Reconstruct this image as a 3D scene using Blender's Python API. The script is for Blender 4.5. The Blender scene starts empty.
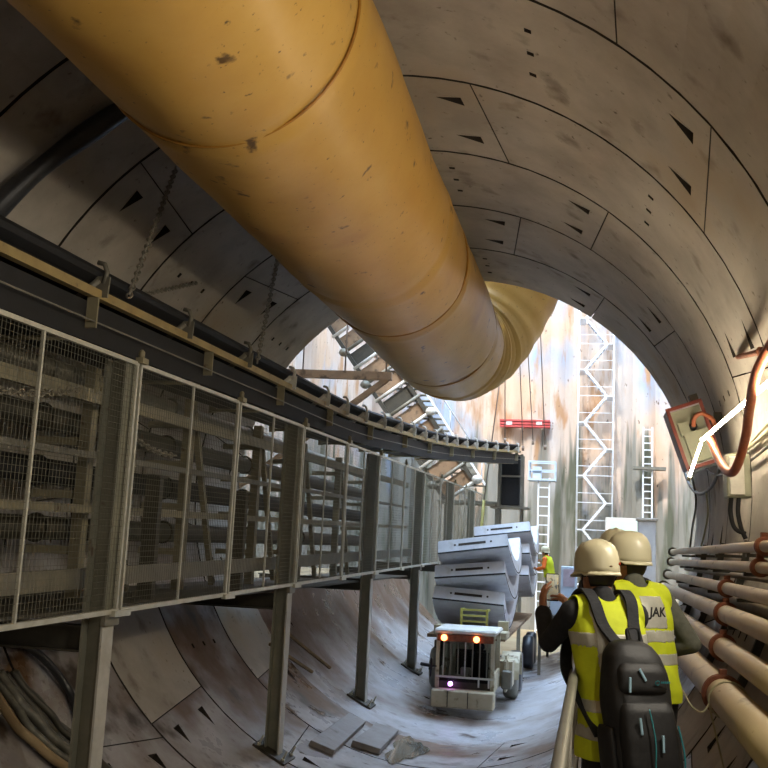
import bpy, bmesh, math, random
from mathutils import Vector, Matrix, Euler, Quaternion

random.seed(11)
COL = bpy.context.scene.collection
PI = math.pi
V = Vector

# ------------------------------------------------------------------ camera
F_PX, YAW, PITCH, ROLL = 1002.9, -0.21, 0.1605, 0.048
CAM = V((2.327, 0.0, -0.793))
fw = V((math.sin(YAW) * math.cos(PITCH), math.cos(YAW) * math.cos(PITCH), math.sin(PITCH)))
r0 = V((math.cos(YAW), -math.sin(YAW), 0)); u0 = r0.cross(fw)
RT = r0 * math.cos(ROLL) + u0 * math.sin(ROLL)
UP = u0 * math.cos(ROLL) - r0 * math.sin(ROLL)
cam_data = bpy.data.cameras.new('camera'); cam = bpy.data.objects.new('camera', cam_data); COL.objects.link(cam)
cam.matrix_world = Matrix(((RT.x, UP.x, -fw.x, CAM.x), (RT.y, UP.y, -fw.y, CAM.y), (RT.z, UP.z, -fw.z, CAM.z), (0, 0, 0, 1)))
cam_data.sensor_width = 36; cam_data.lens = F_PX * 36 / 768
cam_data.clip_start = 0.05; cam_data.clip_end = 400
bpy.context.scene.camera = cam

def at(u, v, Y):
    "a point of the place at depth Y along the tunnel"
    d = RT * ((u - 384) / F_PX) - UP * ((v - 384) / F_PX) + fw
    return CAM + d * (Y / d.y)

# ------------------------------------------------------------------ materials
def lin(c):
    return tuple((x / 12.92 if x <= 0.04045 else ((x + 0.055) / 1.055) ** 2.4) for x in c)
def hexc(h):
    return lin(tuple(int(h[i:i + 2], 16) / 255 for i in (0, 2, 4)))

def mat(name, c, c2=None, rough=.6, metal=0, scale=4, bump=0, bscale=None, stretch=(1, 1, 1), spec=.5, detail=6,
        spots=None, emit=None, alpha=None, lo=.35, hi=.65, wet=None):
    m = bpy.data.materials.new(name); m.use_nodes = True
    nt = m.node_tree; N = nt.nodes; L = nt.links
    b = N['Principled BSDF']
    c = hexc(c) if isinstance(c, str) else c
    b.inputs['Base Color'].default_value = (*c, 1)
    b.inputs['Roughness'].default_value = rough; b.inputs['Metallic'].default_value = metal
    b.inputs['Specular IOR Level'].default_value = spec
    if c2 or bump or spots:
        tc = N.new('ShaderNodeTexCoord'); mp = N.new('ShaderNodeMapping'); mp.inputs['Scale'].default_value = stretch
        L.new(tc.outputs['Object'], mp.inputs['Vector'])
    col = None
    if c2:
        c2 = hexc(c2) if isinstance(c2, str) else c2
        nz = N.new('ShaderNodeTexNoise'); nz.inputs['Scale'].default_value = scale; nz.inputs['Detail'].default_value = detail
        nz.inputs['Roughness'].default_value = .62
        L.new(mp.outputs[0], nz.inputs['Vector'])
        rp = N.new('ShaderNodeValToRGB'); rp.color_ramp.elements[0].position = lo; rp.color_ramp.elements[1].position = hi
        rp.color_ramp.elements[0].color = (*c, 1); rp.color_ramp.elements[1].color = (*c2, 1)
        L.new(nz.outputs[0], rp.inputs[0]); col = rp.outputs[0]
        if wet:
            rr = N.new('ShaderNodeMapRange'); rr.inputs[1].default_value = lo; rr.inputs[2].default_value = hi
            rr.inputs[3].default_value = wet[0]; rr.inputs[4].default_value = wet[1]
            L.new(nz.outputs[0], rr.inputs[0]); L.new(rr.outputs[0], b.inputs['Roughness'])
    for (sc, sl, sh, scol) in (spots or []):
        nz = N.new('ShaderNodeTexNoise'); nz.inputs['Scale'].default_value = sc; nz.inputs['Detail'].default_value = 5
        L.new(mp.outputs[0], nz.inputs['Vector'])
        mr = N.new('ShaderNodeMapRange'); mr.inputs[1].default_value = sl; mr.inputs[2].default_value = sh
        L.new(nz.outputs[0], mr.inputs[0])
        mx = N.new('ShaderNodeMix'); mx.data_type = 'RGBA'
        L.new(mr.outputs[0], mx.inputs['Factor'])
        if col: L.new(col, mx.inputs['A'])
        else: mx.inputs['A'].default_value = (*c, 1)
        mx.inputs['B'].default_value = (*hexc(scol), 1); col = mx.outputs['Result']
    if col: L.new(col, b.inputs['Base Color'])
    if bump:
        n2 = N.new('ShaderNodeTexNoise'); n2.inputs['Scale'].default_value = bscale or scale * 6; n2.inputs['Detail'].default_value = 4
        L.new(mp.outputs[0], n2.inputs['Vector'])
        bp = N.new('ShaderNodeBump'); bp.inputs['Strength'].default_value = bump; bp.inputs['Distance'].default_value = .02
        L.new(n2.outputs[0], bp.inputs['Height']); L.new(bp.outputs[0], b.inputs['Normal'])
    if emit:
        b.inputs['Emission Color'].default_value = (*hexc(emit[0]), 1); b.inputs['Emission Strength'].default_value = emit[1]
    if alpha is not None:
        b.inputs['Transmission Weight'].default_value = alpha; b.inputs['IOR'].default_value = 1.1
    return m

M = {}
M['concrete'] = mat('lining_concrete', 'a29a90', 'c0b9ae', rough=.85, scale=.9, bump=.25, bscale=9,
                    spots=[(2.2, .60, .80, '6b5f51'), (.45, .58, .75, '9a8464'), (11, .66, .78, '5d5449')])
M['invert'] = mat('invert_concrete', '857b74', 'b2b0b2', rough=.45, scale=.8, bump=.3, bscale=7, wet=(.65, .22),
                  spots=[(.5, .52, .62, '6a5038'), (1.5, .58, .68, '4b4036'), (7, .62, .75, '57493c')])
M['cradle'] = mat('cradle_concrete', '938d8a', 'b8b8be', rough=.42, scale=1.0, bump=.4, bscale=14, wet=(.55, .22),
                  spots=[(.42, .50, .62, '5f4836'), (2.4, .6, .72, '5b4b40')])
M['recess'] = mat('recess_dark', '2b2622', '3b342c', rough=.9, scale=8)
M['duct'] = mat('duct_fabric', 'be9242', 'c89e50', rough=.42, scale=1.1, bump=.16, bscale=3.2, spec=.45,
                spots=[(.9, .55, .8, 'a9793a'), (5.5, .665, .74, '5e4420'), (14, .69, .78, '5a4422'), (24, .68, .74, '6b4f28')])
M['duct_seam'] = mat('duct_seam_fabric', 'b07c2a', '946621', rough=.5, scale=6)
M['black_rubber'] = mat('black_rubber', '0e0e10', '17171a', rough=.75, scale=6)
M['black_hose'] = mat('black_hose_rubber', '26272b', '3a3b3f', rough=.35, scale=3)
M['olive_steel'] = mat('olive_painted_steel', '7d7660', '8f876c', rough=.5, scale=5, spots=[(9, .64, .74, '5a4630')])
M['rail_steel'] = mat('yellowed_rail_steel', 'a08c5c', '8a774c', rough=.5, scale=4, spots=[(8, .62, .72, '5f4a2e')])
M['wire'] = mat('fence_wire', '5c5a4c', '6b6858', rough=.55, metal=.2, scale=6)
M['galv'] = mat('galvanised_steel', 'b3b1a2', 'c9c7ba', rough=.42, metal=.35, scale=6)
M['post_steel'] = mat('post_grey_steel', '77776a', '8b8a7c', rough=.45, metal=.25, scale=3, spots=[(6, .64, .74, '5c4a38')])
M['post_light'] = mat('post_light_paint', 'b9b7ae', 'a5a298', rough=.5, scale=5, spots=[(9, .66, .74, '4a443c')])
M['dark_steel'] = mat('dark_steel', '3a3831', '4b473d', rough=.55, metal=.3, scale=4, spots=[(7, .63, .73, '50402e')])
M['mid_steel'] = mat('mid_grey_steel', '6a675c', '7f7a6c', rough=.5, metal=.2, scale=4)
M['rust'] = mat('rusty_steel', '6e3d28', '8a5338', rough=.8, scale=14, bump=.2)
M['pipe'] = mat('pipe_cream_paint', 'b4a07c', 'c4b28e', rough=.5, scale=2.2, stretch=(1, .4, 1), spots=[(6, .62, .74, '86715a'), (16, .7, .78, '6b4c36')])
M['pipe_grey'] = mat('pipe_grey_paint', '9a8f80', '83796c', rough=.55, scale=3)
M['chain'] = mat('chain_steel', '807a6c', '9c9688', rough=.5, metal=.5, scale=20)
M['red_paint'] = mat('red_frame_paint', '6e2a20', '7d3528', rough=.5, scale=7)
M['panel_grey'] = mat('panel_grey_green', '8f917c', '9c9d8a', rough=.5, scale=3)
M['white_paint'] = mat('white_paint', 'd4d2ca', 'bdbab2', rough=.5, scale=5)
M['lav_paint'] = mat('pale_lavender_paint', 'b3a7b4', 'a2959f', rough=.5, scale=5)
M['lamp'] = mat('lamp_tube', 'ffffff', emit=('fff0d0', 45.0))
M['red_hose'] = mat('red_hose_rubber', 'b06a4a', '9a5338', rough=.45, scale=9)
M['cable'] = mat('grey_cable', '4c4a42', '6a675a', rough=.5, scale=9)
M['cable_pale'] = mat('pale_cable', 'b8b290', 'a09a7c', rough=.5, scale=9)
M['cream_paint'] = mat('cream_vehicle_paint', 'b7ad90', 'c6bda2', rough=.5, scale=4, spots=[(6, .58, .7, '7a6a4e')])
M['yellow_paint'] = mat('yellow_green_paint', 'a9a44e', 'b7b35c', rough=.5, scale=6)
M['glass'] = mat('cab_glass', (.55, .6, .62), rough=.05, alpha=1.0)
M['seg'] = mat('segment_concrete', 'b9bbc2', 'cfd1d6', rough=.7, scale=2.5, bump=.1, bscale=20, spots=[(2, .6, .75, 'a09a92')])
M['timber'] = mat('weathered_timber', '8c7757', '6f5c42', rough=.8, scale=3, stretch=(8, 1, 8))
M['orange_lamp'] = mat('orange_headlamp', 'ffb080', emit=('ff8a4a', 5.0))
M['violet_lamp'] = mat('violet_lamp', 'e0a0ff', emit=('d890ff', 5.0))
M['hivis'] = mat('hi_vis_yellow', 'c8d41a', 'b4c012', rough=.75, scale=5, bump=.25, bscale=16)
M['hivis_or'] = mat('hi_vis_orange', 'f07a2c', 'e06a20', rough=.75, scale=7)
M['reflect'] = mat('reflective_tape', 'a9a89a', 'bcbbb0', rough=.35, metal=.2, scale=14)
M['black_cloth'] = mat('black_cloth', '16171a', '22242a', rough=.85, scale=14, bump=.3, bscale=22)
M['olive_cloth'] = mat('olive_grey_cloth', '4b4c42', '5a5b50', rough=.85, scale=14, bump=.3, bscale=22)
M['trouser'] = mat('dark_trouser_cloth', '1b1c22', '26272e', rough=.85, scale=10, bump=.2)
M['white_cloth'] = mat('pale_cloth', 'c8c4b8', 'b4b0a4', rough=.85, scale=10)
M['skin'] = mat('skin', 'b07a5a', 'a5704f', rough=.55, scale=12)
M['hair'] = mat('dark_hair', '17120f', '241c17', rough=.5, scale=40, stretch=(1, 1, .2))
M['helmet'] = mat('cream_helmet_plastic', 'c8c1a2', 'beb798', rough=.35, scale=3)
M['eye'] = mat('eye_white', 'e8e4de', rough=.2)
M['boot'] = mat('boot_leather', '2a241e', '352d25', rough=.6, scale=9)
M['pack'] = mat('backpack_nylon', '0b0b0d', '121215', rough=.6, scale=9, bump=.35, bscale=9)
M['teal'] = mat('teal_trim', '2f8c96', rough=.5)
M['pull'] = mat('pale_blue_zip_pull', '9fc4d8', rough=.4)
M['phone'] = mat('phone_black', '121214', rough=.25)
M['screen'] = mat('phone_screen_image', 'a8b4b8', 'd0c89c', rough=.2, scale=45, emit=None, spots=[(30, .55, .62, '5a6468'), (22, .6, .66, 'c89050')])
M['pile'] = None
M['red_beam'] = mat('red_beam_paint', 'c0504c', 'b04440', rough=.5, scale=3)
M['scaf'] = mat('scaffold_galvanised', 'cfd2d8', 'e0e3e8', rough=.5, metal=.1, scale=5)
M['blue_white'] = mat('pale_blue_paint', 'a9bccf', 'bccbdb', rough=.5, scale=3)
M['green_white'] = mat('pale_green_panel', 'c5d8c4', rough=.5)
M['rope'] = mat('steel_wire_rope', '6d5f55', '7d6f63', rough=.6, scale=20)
M['yellow_rope'] = mat('yellow_sling', 'c8c27a', rough=.6)
M['earth'] = mat('earth_fill', '8c7658', 'a3906f', rough=.95, scale=.8, bump=.5, bscale=3)
M['water'] = mat('puddle_water', '6f6a60', '77736a', rough=.06, scale=2, spec=.9)
M['plate'] = mat('slab_concrete', '8f8a88', '7b7470', rough=.45, scale=2.5, bump=.2, spots=[(4, .6, .7, '5e5349')])
M['badge_red'] = mat('badge_red', 'a8361f', rough=.4)
M['ink'] = mat('black_print', '1c1c1c', rough=.6)
M['brown'] = mat('brown_panels', '7d6650', '92785c', rough=.7, scale=3, spots=[(5, .55, .66, '5a4836')])
M['grating'] = mat('walkway_steel', '6e6a66', '5c5854', rough=.55, metal=.3, scale=6)

def pile_material():
    m = bpy.data.materials.new('shaft_wall_shotcrete'); m.use_nodes = True
    nt = m.node_tree; N = nt.nodes; L = nt.links; b = N['Principled BSDF']; b.inputs['Roughness'].default_value = .9
    tc = N.new('ShaderNodeTexCoord')
    def noise(scale, st, det=5):
        mp = N.new('ShaderNodeMapping'); mp.inputs['Scale'].default_value = st; L.new(tc.outputs['Object'], mp.inputs['Vector'])
        nz = N.new('ShaderNodeTexNoise'); nz.inputs['Scale'].default_value = scale; nz.inputs['Detail'].default_value = det
        L.new(mp.outputs[0], nz.inputs['Vector']); return nz.outputs[0]
    def rng(s, a, bb):
        r = N.new('ShaderNodeMapRange'); r.inputs[1].default_value = a; r.inputs[2].default_value = bb; L.new(s, r.inputs[0]); return r.outputs[0]
    def mix(f, a, bcol):
        x = N.new('ShaderNodeMix'); x.data_type = 'RGBA'; L.new(f, x.inputs['Factor'])
        if isinstance(a, str): x.inputs['A'].default_value = (*hexc(a), 1)
        else: L.new(a, x.inputs['A'])
        x.inputs['B'].default_value = (*hexc(bcol), 1); return x.outputs['Result']
    c = mix(rng(noise(.35, (1, 1, .5)), .38, .62), 'c9ab90', 'c2b5ab')
    c = mix(rng(noise(.28, (1, 1, .6), 3), .54, .64), c, '98a4b6')
    c = mix(rng(noise(1.6, (1, 1, .25)), .58, .68), c, 'b08a68')
    c = mix(rng(noise(5, (1, 1, .6)), .66, .72), c, '6d5b4c')
    sx = N.new('ShaderNodeSeparateXYZ'); L.new(tc.outputs['Object'], sx.inputs[0])
    n = noise(1.0, (1.3, 1.3, .10), 4)
    mu = N.new('ShaderNodeMath'); mu.operation = 'MULTIPLY_ADD'; L.new(n, mu.inputs[0]); mu.inputs[1].default_value = -16; L.new(sx.outputs['Z'], mu.inputs[2])
    f = rng(mu.outputs[0], -4.2, -5.6)
    c = mix(f, c, '8a867c')
    f2 = N.new('ShaderNodeMath'); f2.operation = 'MULTIPLY'; L.new(f, f2.inputs[0]); L.new(rng(noise(2.0, (1, 1, .12)), .5, .62), f2.inputs[1])
    c = mix(f2.outputs[0], c, '5e5f4e')
    L.new(c, b.inputs['Base Color'])
    bp = N.new('ShaderNodeBump'); bp.inputs['Strength'].default_value = .5; bp.inputs['Distance'].default_value = .1
    L.new(noise(3, (1, 1, .5)), bp.inputs['Height']); L.new(bp.outputs[0], b.inputs['Normal'])
    return m
M['pile'] = pile_material()
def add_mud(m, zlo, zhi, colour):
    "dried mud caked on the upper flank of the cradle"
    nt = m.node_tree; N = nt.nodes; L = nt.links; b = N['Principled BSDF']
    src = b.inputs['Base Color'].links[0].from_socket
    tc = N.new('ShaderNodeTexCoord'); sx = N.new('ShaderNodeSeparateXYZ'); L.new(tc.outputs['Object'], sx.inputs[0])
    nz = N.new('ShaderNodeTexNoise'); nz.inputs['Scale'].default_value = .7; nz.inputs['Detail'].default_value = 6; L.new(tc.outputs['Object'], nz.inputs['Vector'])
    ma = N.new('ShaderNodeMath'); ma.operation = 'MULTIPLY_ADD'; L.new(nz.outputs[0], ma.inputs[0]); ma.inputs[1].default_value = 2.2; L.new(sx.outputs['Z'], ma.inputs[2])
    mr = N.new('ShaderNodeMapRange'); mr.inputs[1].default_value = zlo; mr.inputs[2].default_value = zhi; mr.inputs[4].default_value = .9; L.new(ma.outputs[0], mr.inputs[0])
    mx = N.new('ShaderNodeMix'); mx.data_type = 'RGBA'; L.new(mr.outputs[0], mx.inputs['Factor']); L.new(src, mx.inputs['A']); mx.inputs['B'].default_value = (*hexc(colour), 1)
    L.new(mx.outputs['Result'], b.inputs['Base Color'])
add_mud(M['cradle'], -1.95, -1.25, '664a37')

# ------------------------------------------------------------------ mesh helpers
def basis(d, hint=V((0, 0, 1))):
    d = d.normalized()
    if abs(d.dot(hint)) > .98: hint = V((0, 1, 0)) if abs(d.y) < .9 else V((1, 0, 0))
    s = d.cross(hint).normalized(); t = s.cross(d).normalized()
    return d, s, t

class MB:
    def __init__(self): self.bm = bmesh.new()
    def quad(self, *pts, mi=0):
        f = self.bm.faces.new([self.bm.verts.new(p) for p in pts]); f.material_index = mi; return f
    def hexa(self, p, mi=0):
        v = [self.bm.verts.new(q) for q in p]
        for idx in ((0, 3, 2, 1), (4, 5, 6, 7), (0, 1, 5, 4), (1, 2, 6, 5), (2, 3, 7, 6), (3, 0, 4, 7)):
            f = self.bm.faces.new([v[i] for i in idx]); f.material_index = mi
        return self
    def box(self, c, s, rot=None, mi=0):
        c = V(c); h = V(s) / 2; R = rot if rot is not None else Matrix.Identity(3)
        P = [c + R @ V((sx * h.x, sy * h.y, sz * h.z)) for sz in (-1, 1) for sx, sy in ((-1, -1), (1, -1), (1, 1), (-1, 1))]
        return self.hexa(P, mi)
    def bar(self, p, q, w, h=None, hint=V((0, 0, 1)), mi=0):
        h = h or w; p = V(p); q = V(q); d, s, t = basis(q - p, hint)
        o = [(-1, -1), (1, -1), (1, 1), (-1, 1)]
        return self.hexa([b + s * (a * w / 2) + t * (c * h / 2) for b in (p, q) for a, c in o], mi)
    def tube(self, pts, r, n=10, cap=True, closed=False, mi=0):
        pts = [V(p) for p in pts]; m = len(pts); rings = []
        rr = r if isinstance(r, (list, tuple)) else [r] * m
        prev = None
        for i, p in enumerate(pts):
            if closed: d = pts[(i + 1) % m] - pts[i - 1]
            else: d = pts[min(i + 1, m - 1)] - pts[max(i - 1, 0)]
            d = d.normalized()
            if prev is None: _, s, t = basis(d)
            else:
                s = prev - d * prev.dot(d); s.normalize(); t = s.cross(d)
                t = d.cross(s) * -1
            prev = s
            rings.append([self.bm.verts.new(p + (s * math.cos(2 * PI * k / n) + t * math.sin(2 * PI * k / n)) * rr[i]) for k in range(n)])
        for i in range(m if closed else m - 1):
            a, b = rings[i], rings[(i + 1) % m]
            for k in range(n):
                f = self.bm.faces.new((a[k], a[(k + 1) % n], b[(k + 1) % n], b[k])); f.smooth = n > 5; f.material_index = mi
        if cap and not closed:
            for R in (rings[0], rings[-1]):
                try: f = self.bm.faces.new(R); f.material_index = mi
                except ValueError: pass
        return self
    def lathe(self, prof, c=(0, 0, 0), axis=(0, 0, 1), n=24, mi=0, arc=2 * PI):
        c = V(c); d, s, t = basis(V(axis)); rings = []
        for r, h in prof:
            rings.append([self.bm.verts.new(c + d * h + (s * math.cos(2 * PI * k / n) + t * math.sin(2 * PI * k / n)) * max(r, 1e-4)) for k in range(n)])
        for a, b in zip(rings, rings[1:]):
            for k in range(n):
                f = self.bm.faces.new((a[k], a[(k + 1) % n], b[(k + 1) % n], b[k])); f.smooth = True; f.material_index = mi
        for R, rp in ((rings[0], prof[0]), (rings[-1], prof[-1])):
            if rp[0] > 1e-3:
                f = self.bm.faces.new(R); f.material_index = mi
        return self
    def torus(self, c, axis, R, r, n=24, k=8, mi=0):
        d, s, t = basis(V(axis)); c = V(c)
        return self.tube([c + (s * math.cos(2 * PI * i / n) + t * math.sin(2 * PI * i / n)) * R for i in range(n)], r, k, closed=True, mi=mi)
    def ell(self, c, r, rot=None, seg=16, mi=0):
        R = (rot or Matrix.Identity(3)).to_4x4()
        mt = Matrix.Translation(V(c)) @ R @ Matrix.Diagonal((*V(r), 1))
        g = bmesh.ops.create_uvsphere(self.bm, u_segments=seg, v_segments=max(8, seg * 2 // 3), radius=1, matrix=mt)
        for v in g['verts']:
            for f in v.link_faces: f.smooth = True; f.material_index = mi
        return self
    def cap(self, p, q, r1, r2, n=12):
        p = V(p); q = V(q); d, s, t = basis(q - p); rings = []
        for c, r, a0, a1 in ((p, r1, -PI / 2, 0), (q, r2, 0, PI / 2)):
            for i in range(4):
                a = a0 + (a1 - a0) * i / 3
                rad = max(r * math.cos(a), r * .02); rings.append([self.bm.verts.new(c + d * (r * math.sin(a)) + (s * math.cos(2 * PI * k / n) + t * math.sin(2 * PI * k / n)) * rad) for k in range(n)])
        for a, b in zip(rings, rings[1:]):
            for k in range(n): self.bm.faces.new((a[k], a[(k + 1) % n], b[(k + 1) % n], b[k]))
        self.bm.faces.new(rings[0]); self.bm.faces.new(rings[-1])
        return self
    def loft(self, rings, n=20, p=2.3):
        "closed body through (centre, rx, ry, up) superellipses"
        R = []
        for c, rx, ry, ax in rings:
            d, s, t = basis(V(ax), V((0, 1, 0)))
            # s sideways, t front
            s = V((1, 0, 0)); t = d.cross(s); t = t if t.y > 0 else -t
            ring = []
            for k in range(n):
                a = 2 * PI * k / n; ca, sa = math.cos(a), math.sin(a)
                ring.append(self.bm.verts.new(V(c) + s * (rx * math.copysign(abs(ca) ** (2 / p), ca)) + t * (ry * math.copysign(abs(sa) ** (2 / p), sa))))
            R.append(ring)
        for a, b in zip(R, R[1:]):
            for k in range(n): self.bm.faces.new((a[k], a[(k + 1) % n], b[(k + 1) % n], b[k]))
        self.bm.faces.new(R[0]); self.bm.faces.new(R[-1])
        return self
    def bevel(self, w, seg=1):
        bmesh.ops.bevel(self.bm, geom=self.bm.edges[:], offset=w, segments=seg, affect='EDGES', clamp_overlap=True)
        return self
    def build(self, name, m, parent=None, keep_world=True, recalc=True):
        if recalc: bmesh.ops.recalc_face_normals(self.bm, faces=self.bm.faces[:])
        off = V((0, 0, 0))
        o_ = parent
        while o_ is not None: off += o_.location; o_ = o_.parent
        if keep_world and off.length: bmesh.ops.translate(self.bm, verts=self.bm.verts[:], vec=-off)
        me = bpy.data.meshes.new(name); self.bm.to_mesh(me); self.bm.free()
        for x in (m if isinstance(m, (list, tuple)) else [m]): me.materials.append(M[x] if isinstance(x, str) else x)
        o = bpy.data.objects.new(name, me); COL.objects.link(o)
        if parent: o.parent = parent
        return o

def tag(o, label, cat, group=None, kind=None):
    o['label'] = label; o['category'] = cat
    if group: o['group'] = group
    if kind: o['kind'] = kind
    return o
def thing(name, label, cat, loc=(0, 0, 0), rz=0, group=None):
    o = bpy.data.objects.new(name, None); COL.objects.link(o); o.location = loc; o.rotation_euler = (0, 0, rz); o.empty_display_size = .1
    return tag(o, label, cat, group)
def struct(o, label=None):
    o['kind'] = 'structure'
    if label: o['label'] = label
    return o
def copy_tree(o, parent=None):
    c = o.copy(); COL.objects.link(c); c.parent = parent
    for ch in list(o.children): copy_tree(ch, c)
    return c
def evaluated(ob):
    dg = bpy.context.evaluated_depsgraph_get(); dg.update()
    me = bpy.data.meshes.new_from_object(ob.evaluated_get(dg)); return me
def remeshed(mb, voxel, smooth=4, factor=.5):
    "union of closed shapes as one continuous surface, returned as bmesh"
    me = bpy.data.meshes.new('tmp'); bmesh.ops.recalc_face_normals(mb.bm, faces=mb.bm.faces[:]); mb.bm.to_mesh(me); mb.bm.free()
    ob = bpy.data.objects.new('tmp', me); COL.objects.link(ob)
    r = ob.modifiers.new('r', 'REMESH'); r.mode = 'VOXEL'; r.voxel_size = voxel
    if smooth:
        s = ob.modifiers.new('s', 'SMOOTH'); s.factor = factor; s.iterations = smooth
    me2 = evaluated(ob); bpy.data.objects.remove(ob); bpy.data.meshes.remove(me)
    bm = bmesh.new(); bm.from_mesh(me2); bpy.data.meshes.remove(me2)
    for f in bm.faces: f.smooth = True
    out = MB(); out.bm.free(); out.bm = bm
    return out

# ------------------------------------------------------------------ tunnel lining (structure)
R0 = 4.0
YB = [17.41, 15.41, 13.39, 11.42, 9.45, 7.48, 5.49, 3.5, 1.5, -.48, -2.46, -4.45, -6.43]
JOINTS = {  # per ring (far ring first): (angle, skew) of the radial joints
    0: [(54, 2), (111, -2), (168, 2), (225, -2), (282, 2), (339, -2)],
    1: [(35, 2), (73, 2), (130, -2), (187, 2), (244, -2), (301, 2), (348, -2)],
    2: [(54, 2), (111, -2), (168, 2), (226, -2), (282, 2), (339, -2)],
    3: [(16, 2), (73, -2), (130, 2), (187, -2), (229, 2), (301, -2)],
    4: [(36, -2), (93, 2), (150, -2), (207, 2), (264, -2), (321, 2)],
    5: [(53, -1), (110, 2), (167, -2), (224, 2), (281, -2), (338, 2)],
}
def P_cyl(r, deg, y):
    a = math.radians(deg); return V((r * math.cos(a), y, r * math.sin(a)))
GROUPS = {'floor': MB(), 'wall_right': MB(), 'ceiling': MB(), 'wall_left': MB()}
def lining_segment(g, y0, y1, jl, jr):
    gap = .021; back = R0 + .16
    dg = math.degrees(.007 / R0)
    def th(p, q):
        a = jl[0] + jl[1] * (2 * q - 1) * .9 + dg; b = jr[0] + jr[1] * (2 * q - 1) * .9 - dg
        return a + (b - a) * p
    span = jr[0] - jl[0]; L = y1 - y0
    def pt(r, p, q): return P_cyl(r, th(p, q), y0 + gap + (L - 2 * gap) * q)
    dp = lambda m_: math.degrees(m_ / R0) / span
    pockets = []
    for q in (.24, .74):
        pockets.append((dp(.2), dp(.5), q - .05, q + .05, 'l'))
    if span > 45:
        for q in (.27, .48, .69):
            pockets.append((.5 - dp(.035), .5 + dp(.035), q - .017, q + .017, 'h'))
    pb = sorted(set([0, 1] + [x for k in pockets for x in k[:2]] + [i / 16 for i in range(1, 16)]))
    qb = sorted(set([0, 1, .5] + [x for k in pockets for x in k[2:4]]))
    pb = [x for i, x in enumerate(pb) if i == 0 or x - pb[i - 1] > 1e-6]
    # drop regular breaks that crowd pocket edges
    bm = g.bm; grid = {}
    def vert(i, j):
        if (i, j) not in grid: grid[(i, j)] = bm.verts.new(pt(R0, pb[i], qb[j]))
        return grid[(i, j)]
    for i in range(len(pb) - 1):
        for j in range(len(qb) - 1):
            mp, mq = (pb[i] + pb[i + 1]) / 2, (qb[j] + qb[j + 1]) / 2
            if any(k[0] < mp < k[1] and k[2] < mq < k[3] for k in pockets): continue
            f = bm.faces.new((vert(i, j), vert(i + 1, j), vert(i + 1, j + 1), vert(i, j + 1))); f.smooth = False
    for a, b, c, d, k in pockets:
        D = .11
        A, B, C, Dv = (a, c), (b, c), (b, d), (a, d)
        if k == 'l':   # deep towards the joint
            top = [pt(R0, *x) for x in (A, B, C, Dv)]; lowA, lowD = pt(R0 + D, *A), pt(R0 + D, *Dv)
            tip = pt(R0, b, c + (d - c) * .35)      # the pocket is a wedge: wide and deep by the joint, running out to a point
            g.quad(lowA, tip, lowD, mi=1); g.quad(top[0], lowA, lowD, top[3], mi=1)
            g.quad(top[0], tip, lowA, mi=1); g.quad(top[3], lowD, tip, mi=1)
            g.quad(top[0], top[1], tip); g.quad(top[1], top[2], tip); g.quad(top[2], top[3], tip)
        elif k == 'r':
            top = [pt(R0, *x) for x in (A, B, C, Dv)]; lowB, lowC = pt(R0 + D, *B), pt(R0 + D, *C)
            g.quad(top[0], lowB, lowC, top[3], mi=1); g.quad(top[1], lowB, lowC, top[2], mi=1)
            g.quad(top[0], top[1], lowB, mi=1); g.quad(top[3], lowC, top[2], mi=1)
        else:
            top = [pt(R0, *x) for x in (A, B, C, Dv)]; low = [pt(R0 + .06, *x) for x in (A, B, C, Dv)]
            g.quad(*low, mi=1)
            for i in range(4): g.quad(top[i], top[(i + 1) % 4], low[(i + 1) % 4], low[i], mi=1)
    # edges of the slab
    n = 12
    for q in (0, 1):
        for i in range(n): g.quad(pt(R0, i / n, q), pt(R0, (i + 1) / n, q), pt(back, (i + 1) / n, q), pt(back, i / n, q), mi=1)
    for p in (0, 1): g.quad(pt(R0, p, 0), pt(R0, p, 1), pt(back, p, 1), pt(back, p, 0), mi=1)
for i in range(len(YB) - 1):
    js = JOINTS.get(i)
    if js is None:
        base = (17 + 19 * i) % 57
        js = [(base + 60 * k, 2 if k % 2 else -2) for k in range(6)]
    for k in range(len(js)):
        jl = js[k]; jr = js[(k + 1) % len(js)]
        if k == len(js) - 1: jr = (jr[0] + 360, jr[1])
        mid = ((jl[0] + jr[0]) / 2) % 360
        gname = 'floor' if 205 < mid < 335 else 'ceiling' if 48 < mid < 128 else 'wall_left' if 128 <= mid <= 205 else 'wall_right'
        lining_segment(GROUPS[gname], YB[i + 1], YB[i], jl, jr)
for k, g in GROUPS.items():
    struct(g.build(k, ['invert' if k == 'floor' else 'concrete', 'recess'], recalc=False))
sh = MB()
for i in range(72):
    for y0, y1 in ((-6.43, 5), (5, 17.41)):
        sh.quad(P_cyl(4.16, i * 5, y0), P_cyl(4.16, i * 5 + 5, y0), P_cyl(4.16, i * 5 + 5, y1), P_cyl(4.16, i * 5, y1))
struct(sh.build('wall_outer', 'recess'))
e = MB(); e.lathe([(4.16, 0), (4.16, .1)], (0, -6.5, 0), (0, 1, 0), 48); struct(e.build('wall_back', 'concrete'))

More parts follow.
